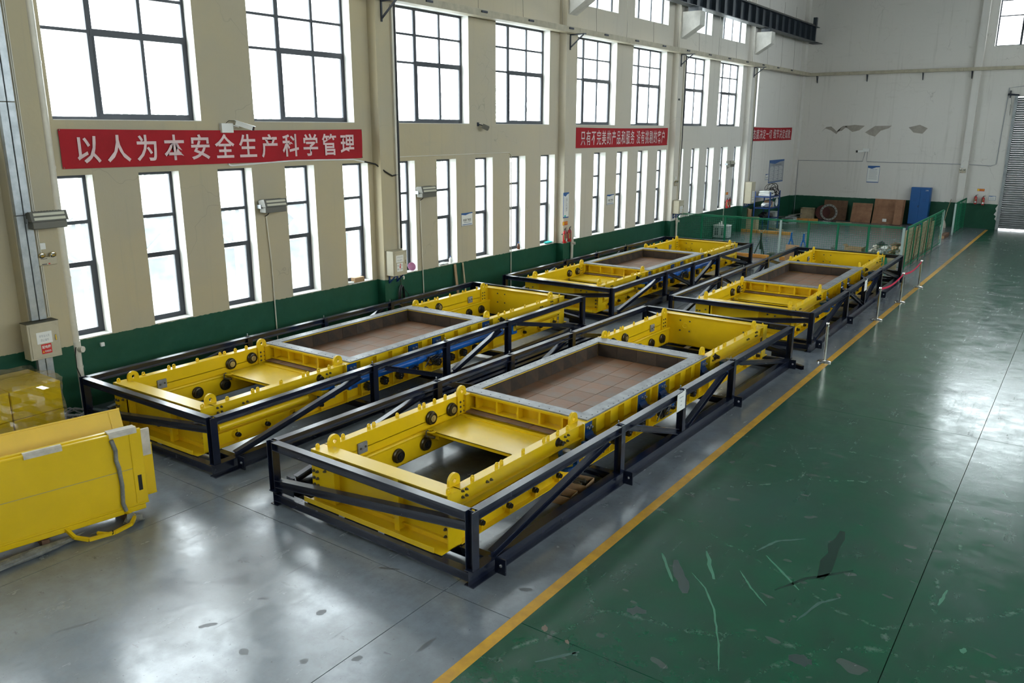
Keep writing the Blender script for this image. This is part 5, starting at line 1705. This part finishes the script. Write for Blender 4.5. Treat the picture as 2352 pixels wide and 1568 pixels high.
board((9.5, 36.2, 0), 0.6, 0.6, 0.02, R(4), 'striped board against the fence behind the green sack', 'plaid', grp='loose boards')

# ---------------------------------------------------------------- belt posts along the aisle line
PST = [(11.47, 20.27), (11.50, 25.98), (11.56, 29.2), (11.57, 32.5)]
names = ['nearest the camera, without a belt', 'second from the camera, start of the belt', 'third from the camera, belt on both sides', 'farthest from the camera, end of the belt']
for (x, y), nm in zip(PST, names):
    t = thing('belt_post', 'stainless belt post ' + nm, 'belt post', (x, y, 0.0), group='stainless belt posts')
    MB().lathe((0, 0, 0), (0, 0, 1), [(0.17, 0), (0.17, 0.02), (0.155, 0.035), (0.06, 0.055), (0.035, 0.06)], 28).build('base', 'chrome', t)
    MB().cyl((0, 0, 0.05), (0, 0, 0.92), 0.033, 18).build('tube', 'chrome', t)
    MB().lathe((0, 0, 0.92), (0, 0, 1), [(0.038, 0), (0.04, 0.01), (0.04, 0.085), (0.03, 0.10)], 18).build('cassette', 'chrome', t)
    MB().box(-0.012, 0.012, -0.05, 0.05, 0.935, 0.985).build('belt_slot', 'black', t, smooth=False)
for (a, b), nm in zip(((1, 2), (2, 3)), ('nearer', 'farther')):
    (xa, ya), (xb, yb) = PST[a], PST[b]
    bt = MB()
    pts = []
    for i in range(13):
        q = i / 12
        pts.append((xa + (xb - xa) * q, ya + 0.05 + (yb - ya - 0.1) * q, 0.96 - 0.11 * math.sin(math.pi * q)))
    vs, fs = [], []
    for p in pts:
        vs += [(p[0] - 0.003, p[1], p[2] - 0.03), (p[0] + 0.003, p[1], p[2] - 0.03), (p[0] + 0.003, p[1], p[2] + 0.03), (p[0] - 0.003, p[1], p[2] + 0.03)]
    for i in range(12):
        for k in range(4):
            l = (k + 1) % 4
            fs.append((4 * i + k, 4 * i + l, 4 * i + 4 + l, 4 * i + 4 + k))
    tag(bt.add(vs, fs).build('barrier_belt', 'rope'), 'sagging crimson barrier belt, the ' + nm + ' of the two', 'belt', 'crimson barrier belts')


# ---------------------------------------------------------------- papers tied to the frames
def cage_pt(i, u, v, z):
    x, y, rz = CAGES[i][:3]
    return (x + u * math.cos(rz) - v * math.sin(rz), y + u * math.sin(rz) + v * math.cos(rz), z)


for i, lab, v in ((0, 'white paper tag tied to the top rail of the nearest frame', 5.75), (3, 'white paper tag tied to the top rail of the far aisle-side frame', 5.75)):
    t = thing('paper_tag', lab, 'paper tag', cage_pt(i, CW + 0.012, v, 0.70), CAGES[i][2], group='paper tags on the frames')
    MB().box(0, 0.004, 0, 0.34, 0, 0.33).build('sheet', 'paper', t, smooth=False)
    for k, ln in enumerate((0.16, 0.05, 0.06)):
        MB().box(0.004, 0.005, 0.17 - ln / 2, 0.17 + ln / 2, 0.24 - 0.075 * k, 0.255 - 0.075 * k).build('print_line', 'inkgrey', t, smooth=False)
    MB().cyl((0.006, 0.02, 0.30), (0.02, 0.30, 0.36), 0.006, 6).tube([(0.005, 0.32, 0.32), (-0.02, 0.33, 0.36)], 0.004).build('tie', 'white', t)

# cartons of bolts under the nearest frame
for (u, v, w_, d_, h_, lab) in ((3.35, 3.05, 0.42, 0.36, 0.18, 'open carton of steel bolts under the nearest frame, fuller one'), (3.42, 2.62, 0.34, 0.30, 0.14, 'smaller open carton under the nearest frame')):
    p = cage_pt(0, u, v, 0.0)
    t = thing('bolt_carton', lab, 'carton', p, R(8), group='open cartons under the nearest frame')
    MB().box(0, w_, 0, 0.008, 0, h_).box(0, w_, d_ - 0.008, d_, 0, h_).box(0, 0.008, 0, d_, 0, h_).box(w_ - 0.008, w_, 0, d_, 0, h_).box(0, w_, 0, d_, 0, 0.01).build('carton', 'card', t, smooth=False)
    rr = random.Random(int(v * 10))
    for k in range(14 if w_ > 0.4 else 4):
        lay, col_ = divmod(k, 5)
        c = Vector((w_ / 2 + rr.uniform(-0.04, 0.04), 0.05 + col_ * (d_ - 0.1) / 4, 0.045 + lay * 0.062))
        dv = Vector((0.09 * (-1) ** k, rr.uniform(-0.008, 0.008), 0))
        o = MB().cyl(c - dv, c + dv, 0.017, 8).cyl(c + dv, c + dv * 1.25, 0.03, 6).build('bolt', 'bolt')
        o.location = t.location
        o.rotation_euler = t.rotation_euler
        tag(o, 'loose steel bolt in an open carton under the nearest frame', 'bolt', 'loose steel bolts in the cartons')
tag(MB().box(-0.14, 0.14, -0.1, 0.1, 0, 0.003).build('floor_sheet', 'paper', smooth=False), 'white sheet of paper on the floor inside the left machine', 'paper').location = (2.05, 9.75, 0.001)
# long channels on the floor between the two near machines
for k in range(4):
    t = thing('steel_channel', f'long dark steel channel on the floor between the near machines, {ORD[k]} from the left machine', 'steel channel', (5.36 + 0.22 * k, 12.1 + 0.15 * k, 0.0), R(-0.7), group='steel channels between the near machines')
    MB().channel((0, 0, 0.06), (0, 6.8, 0.06), 0.12, 0.11, 1, 0.008).build('channel', 'navy', t, smooth=False)
t = thing('steel_bar', 'black steel bar lying on the floor behind the nearest frame', 'steel bar', (10.45, 19.75, 0), R(62))
MB().channel((0, 0, 0.05), (0, -0.9, 0.05), 0.10, 0.08, 1, 0.008).build('channel', 'navy', t, smooth=False)
lump('plastic_film', 'crumpled clear film on the floor under the far aisle-side machine', 'film', (9.3, 20.6, 0.0), (0.7, 0.5, 0.10), 'mist', 91, None, 2, 0.4)

# ---------------------------------------------------------------- things on the window sills and along the wall
SZ = 1.463
t = thing('cardboard_box', 'small cardboard box on the window sill before the first pilaster', 'box', (-0.17, 15.50, SZ))
MB().cbox(0, 0.16, 0, 0.36, 0, 0.13, 0.003).build('box', 'card', t)
MB().box(0.06, 0.10, 0, 0.36, 0.13, 0.132).build('tape', 'wood', t, smooth=False)
t = thing('paint_can', 'white can with dark bands on the sill beside the lightning box', 'can', (-0.07, 17.55, SZ))
MB().cyl((0, 0, 0), (0, 0, 0.24), 0.085, 18).build('can', 'paper', t)
for z in (0.0, 0.10, 0.20):
    MB().cyl((0, 0, z), (0, 0, z + 0.022), 0.088, 18).build('band', 'redsign' if z < 0.05 else 'inkblue', t)
t = thing('plastic_bowl', 'pink plastic bowl tipped on the sill beside the white can', 'bowl', (-0.06, 17.86, SZ + 0.01))
MB().lathe((0, 0, 0.12), (0.85, -0.3, 0.35), [(0.06, -0.06), (0.10, -0.03), (0.13, 0.03), (0.12, 0.035), (0.09, -0.02), (0.04, -0.045)], 20).build('bowl', 'pink', t)
for y, c, h, lab in ((19.72, 'white', 0.22, 'white plastic bottle on a narrow window sill past the third floodlight'), (23.50, 'amber', 0.26, 'brown glass bottle with blue cap on a narrow window sill')):
    t = thing('bottle', lab, 'bottle', (-0.08, y, SZ))
    MB().lathe((0, 0, 0), (0, 0, 1), [(0.045, 0), (0.05, 0.01), (0.05, h * 0.6), (0.018, h * 0.8), (0.018, h * 0.9)], 16).build('bottle', c, t)
    MB().cyl((0, 0, h * 0.9), (0, 0, h), 0.022, 12).build('cap', 'blue', t)
lump('paper_towel', 'crumpled white paper on a narrow window sill past the third floodlight', 'paper', (-0.06, 19.35, SZ), (0.16, 0.5, 0.08), 'paper', 101, None, 2, 0.4)
lump('cloth', 'turquoise cloth on the sill before the second pilaster', 'cloth', (-0.07, 25.42, SZ), (0.2, 0.5, 0.09), 'cyan', 102, None, 2, 0.35)
lump('paper_towel', 'scraps of white paper beside the small cardboard box on the sill', 'paper', (-0.05, 15.35, SZ), (0.15, 0.22, 0.06), 'paper', 103, None, 2, 0.4)
for y, m_, lab in ((19.75, 'card', 'brown timber plank leaning on the green dado behind the left machines'), (20.15, 'wood', 'pale thin timber leaning on the green dado beside the plank')):
    t = thing('leaning_plank', lab, 'timber', (0.28, y, 0))
    MB().bar((0, -0.05, 0.0), (-0.255, 0.05, 1.42), 0.11 if m_ == 'card' else 0.06, 0.025, up=(1, 0, 0)).build('plank', m_, t, smooth=False)
tag(MB().cbox(0, 0.05, 0, 0.08, 0, 0.08, 0.005).build('wall_socket', 'white'), 'small white socket on the green dado beside the left drain pipe', 'socket').location = (0.0, 8.25, 1.22)
t = thing('tangled_cable', 'tangle of grey cable on the floor by the left drain pipe', 'cable', (0.7, 7.2, 0))
cm = MB()
rr = random.Random(15)
for k in range(6):
    cm.tube([(rr.uniform(-0.1, 0.1) + 0.25 * math.cos(q), rr.uniform(-0.05, 0.05) + 0.18 * math.sin(q), 0.02 + 0.22 * abs(math.sin(q * 0.5 + k))) for q in [i * 0.55 for i in range(12)]], 0.014, 6)
cm.build('cable', 'inkgrey', t)

# ---------------------------------------------------------------- wrapped boxes and stacked panels, near left
rr = random.Random(8)
t = thing('pallet', 'wooden pallet under the film-wrapped yellow boxes', 'pallet', (0.36, 4.9, 0))
for x in (0.0, 0.56, 1.12):
    MB().box(x, x + 0.12, 0, 1.75, 0, 0.09).build('runner', 'wood', t, smooth=False)
for k in range(9):
    MB().box(0, 1.24, k * 0.2, k * 0.2 + 0.14, 0.09, 0.115).build('deck_board', 'wood', t, smooth=False)
for z0, h_, tier in ((0.117, 0.54, 'lower'), (0.66, 0.53, 'upper')):
    for y0, wd, nm in ((5.80, 0.85, 'right'), (4.92, 0.86, 'left')):
        t = thing('yellow_box', f'film-wrapped yellow box, {tier} tier, {nm} one of the pallet stack', 'box', (0.38, y0, z0), group='film-wrapped yellow boxes')
        MB().cbox(0, 1.20, 0, wd, 0, h_ - 0.005, 0.012).build('case', 'yellow', t)
        MB().cbox(-0.004, 1.204, -0.004, wd + 0.004, h_ - 0.06, h_ - 0.003, 0.01).build('lid_rim', 'yellow', t)
bm = bmesh.new()
bmesh.ops.create_cube(bm, size=1)
bmesh.ops.subdivide_edges(bm, edges=bm.edges, cuts=14, use_grid_fill=True)
for v in bm.verts:
    n_ = Vector((v.co.x, v.co.y, v.co.z))
    j = 0.012 * math.sin(18 * v.co.y + 9 * v.co.z) + rr.uniform(-0.008, 0.012)
    top = 0.03 * rr.random() if v.co.z > 0.49 else 0
    v.co = Vector((v.co.x * (1.245 + 2 * j), v.co.y * (1.79 + 2 * j), v.co.z * 1.10 + top + (0.035 * math.sin(7 * v.co.x) if v.co.z > 0.49 else 0)))
me = bpy.data.meshes.new('stretch_film')
bm.to_mesh(me)
bm.free()
me.materials.append(M['film'])
o = tag(link('stretch_film', me), 'clear wrinkled stretch film around the yellow boxes', 'film')
o.location = (0.98, 5.785, 0.695)

# upright stack of sheet panels: local y along the panels, local -x away from the viewer
PB = Vector((5.02, 3.27, 0))
PA = math.atan2(1.92, 0.35) - math.pi / 2
PLEN = 2.67


def panel(off, z0, z1, label, y0=0.0, y1=PLEN, lean=0.0, slot=False):
    d = Vector((-math.cos(PA), -math.sin(PA), 0)) * off
    t = thing('machine_guard', label, 'panel', PB + d, PA, group='yellow sheet metal panels stacked upright')
    th = 0.038
    b = MB().cbox(-th, 0, y0, y1, z0, z1, 0.006)
    f = b.build('sheet', 'yellow', t)
    e = MB().cbox(0, 0.010, y0, y1, z1 - 0.03, z1 - 0.004, 0.003).cbox(0, 0.010, y0, y1, z0, z0 + 0.03, 0.003).cbox(0, 0.010, y1 - 0.17, y1 - 0.145, z0 + 0.03, z1 - 0.03, 0.003).build('hem', 'yellow', t)
    s_ = MB().box(0, 0.004, y0, y1 - 0.17, (z0 + z1) / 2 - 0.006, (z0 + z1) / 2 + 0.004).build('seam', 'brass', t, smooth=False)
    if slot:
        MB().box(-0.01, 0.003, y1 - 0.115, y1 - 0.06, z0 + 0.22, z0 + 0.46).build('slot', 'hole', t, smooth=False)
    for o_ in (f, e, s_):
        o_.rotation_euler = (0, lean, 0)
    return t


panel(0.0, 0.20, 1.37, 'front yellow panel of the upright stack, with the grey foam strip', slot=True)
panel(0.055, 0.20, 1.36, 'second yellow panel from the front of the upright stack', -0.05, PLEN - 0.06)
panel(0.11, 0.20, 1.375, 'third yellow panel from the front of the upright stack', 0, PLEN - 0.02)
panel(0.165, 0.20, 1.365, 'fourth yellow panel of the upright stack, sticking out to the right', 0, PLEN - 0.05)
panel(0.26, 0.20, 1.02, 'short yellow panel jutting out at the right of the stack', 1.9, PLEN + 0.22)
panel(0.36, 0.18, 1.55, 'yellow panel at the back of the stack leaning away towards the wall', 0.1, PLEN + 0.05, lean=R(-24))


def pl(x, y, z):
    c, s_ = math.cos(PA), math.sin(PA)
    return (PB.x + x * c - y * s_, PB.y + x * s_ + y * c, z)


t = thing('skid_base', 'yellow tubular skid under the upright panels with an angular handle', 'skid', PB, PA)
MB().cbox(-0.42, -0.34, -0.1, PLEN - 0.05, 0.10, 0.19, 0.008).cbox(-0.06, 0.02, -0.1, PLEN - 0.05, 0.12, 0.198, 0.008).build('rail', 'yellow', t)
for y in (0.2, 1.2, 2.3):
    MB().cbox(-0.45, 0.04, y, y + 0.1, 0.0, 0.11, 0.006).build('bearer', 'darkwood', t)
hp = [(0.0, 1.52, 0.17), (0.17, 1.58, 0.08), (0.30, 1.72, 0.045), (0.34, 2.05, 0.05), (0.28, 2.30, 0.07), (0.15, 2.40, 0.10), (0.0, 2.32, 0.18)]
hd = MB()
for a, b in zip(hp[:-1], hp[1:]):
    hd.bar(a, b, 0.045, 0.045)
hd.build('handle', 'yellow', t, smooth=False)
MB().bar((0.335, 1.98, 0.05), (0.20, 1.86, 0.06), 0.035, 0.035).build('handle_stay', 'yellow', t, smooth=False)
MB().tube([(0.34, 2.0, 0.02), (0.365, 2.02, 0.06), (0.33, 2.03, 0.085), (0.31, 2.01, 0.04)], 0.008).build('strap', 'black', t)
t = thing('foam_strip', 'grey wrapped foam strip running down the front panel', 'foam', pl(0.012, PLEN - 0.36, 0.18), PA)
MB().tube([(0.016, 0.02, 0.0), (0.02, -0.01, 0.12), (0.016, 0.01, 0.4), (0.02, -0.005, 0.68), (0.022, -0.03, 0.80), (0.016, -0.02, 0.95), (0.016, -0.06, 1.12)], 0.03, 9).build('strip', 'foam', t)
lump('foam_knot', 'crumpled plastic knot on the floor at the foot of the foam strip', 'plastic', pl(0.10, PLEN - 0.28, 0.0), (0.22, 0.26, 0.16), 'foam', 61, None, 2, 0.5)
for a, b, w_, lab in ((PLEN - 0.44, PLEN - 0.06, 0.14, 'cardboard edge protector on the right top corner of the panels'), (1.15, 1.62, 0.05, 'narrow cardboard edge protector in the middle of the panel tops')):
    t = thing('edge_protector', lab, 'cardboard', pl(0.0, a, 1.378), PA, group='cardboard edge protectors')
    ht = 0.0
    MB().prism([(-w_ - 0.01, 0.002), (-w_ - 0.01, 0.020), (0.0, 0.025), (0.018, 0.0), (0.018, -0.06), (0.012, -0.06), (0.010, 0.0)], lambda p, q, r_: (p, r_, q), 0, b - a).build('board', 'cream', t, smooth=False)
lump('plastic_wrap', 'clear plastic sheet bunched under the upright panels', 'plastic', pl(0.22, 0.8, 0.0), (0.2, 1.9, 0.10), 'foam', 63, None, 3, 0.12)
tag(MB().cbox(-0.02, 0.02, 0, 0.20, 0, 0.42, 0.004).build('torn_cardboard', 'cream'), 'torn cardboard stuck behind the right edge of the panels', 'cardboard').location = pl(-0.20, PLEN - 0.02, 0.86)
bpy.data.objects['torn_cardboard'].rotation_euler = (0, 0, PA)

# ---------------------------------------------------------------- yard outside the windows
tag(MB().box(-90, -0.33, -60, 120, -0.3, -0.12).build('ground_outside', 'ground', smooth=False), 'pale concrete yard outside the windows', 'ground', kind='structure')
tag(MB().box(XR + 0.33, 60, -60, 120, -0.3, -0.12).build('ground_outside', 'ground', smooth=False), 'pale concrete yard beyond the opposite wall', 'ground', kind='structure')
t = thing('outdoor_shed', 'slate blue shed with white cross bracing outside the narrow windows', 'shed', (-10.8, 11.5, -0.12))
MB().box(-2.2, -0.05, 0, 14.0, 0, 2.9).build('wall_panels', 'slate', t, smooth=False)
MB().box(-2.5, 0.3, -0.3, 14.3, 2.9, 3.05).build('roof', 'white', t, smooth=False)
for k in range(8):
    y = k * 2.0
    MB().box(-0.05, 0.05, y - 0.06, y + 0.06, 0, 2.9).build('post', 'white', t, smooth=False)
    if k < 7:
        MB().bar((0.02, y + 0.06, 1.3), (0.02, y + 1.94, 2.85), 0.05, 0.09, up=(0, -1, 1)).bar((0.05, y + 0.06, 2.85), (0.05, y + 1.94, 1.3), 0.05, 0.09, up=(0, 1, 1)).build('cross_brace', 'white', t, smooth=False)
MB().box(-0.05, 0.06, 0, 14, 1.2, 1.32).build('rail', 'white', t, smooth=False)


def tree(loc, s, seed, label):
    t = thing('outdoor_tree', label, 'tree', loc, group='trees across the yard')
    MB().cyl((0, 0, 0), (0, 0, s * 0.6), 0.16, 8, 0.09).build('trunk', 'darkwood', t)
    rr = random.Random(seed)
    vs, fs = [], []
    for k in range(900):
        u = Vector((rr.gauss(0, 1), rr.gauss(0, 1), rr.gauss(0, 1))).normalized() * rr.random() ** 0.4
        c = Vector((u.x * s * 0.42, u.y * s * 0.42, s * 0.75 + u.z * s * 0.38))
        a = Vector((rr.gauss(0, 1), rr.gauss(0, 1), rr.gauss(0, 1))).normalized() * 0.17
        b = a.cross(Vector((rr.gauss(0, 1), rr.gauss(0, 1), rr.gauss(0, 1)))).normalized() * 0.10
        n = len(vs)
        vs += [c - a, c + b, c + a, c - b]
        fs.append((n, n + 1, n + 2, n + 3))
    MB().add(vs, fs).build('foliage', 'leaf', t, smooth=False)['kind'] = 'stuff'


for k, (x, y, s_) in enumerate(((-18, 20, 6.5), (-19, 28, 7.5), (-17, 37, 6.0), (-20, 48, 8))):
    tree((x, y, -0.12), s_, k, f'bushy tree across the yard, {ORD[k]} one seen through the windows')
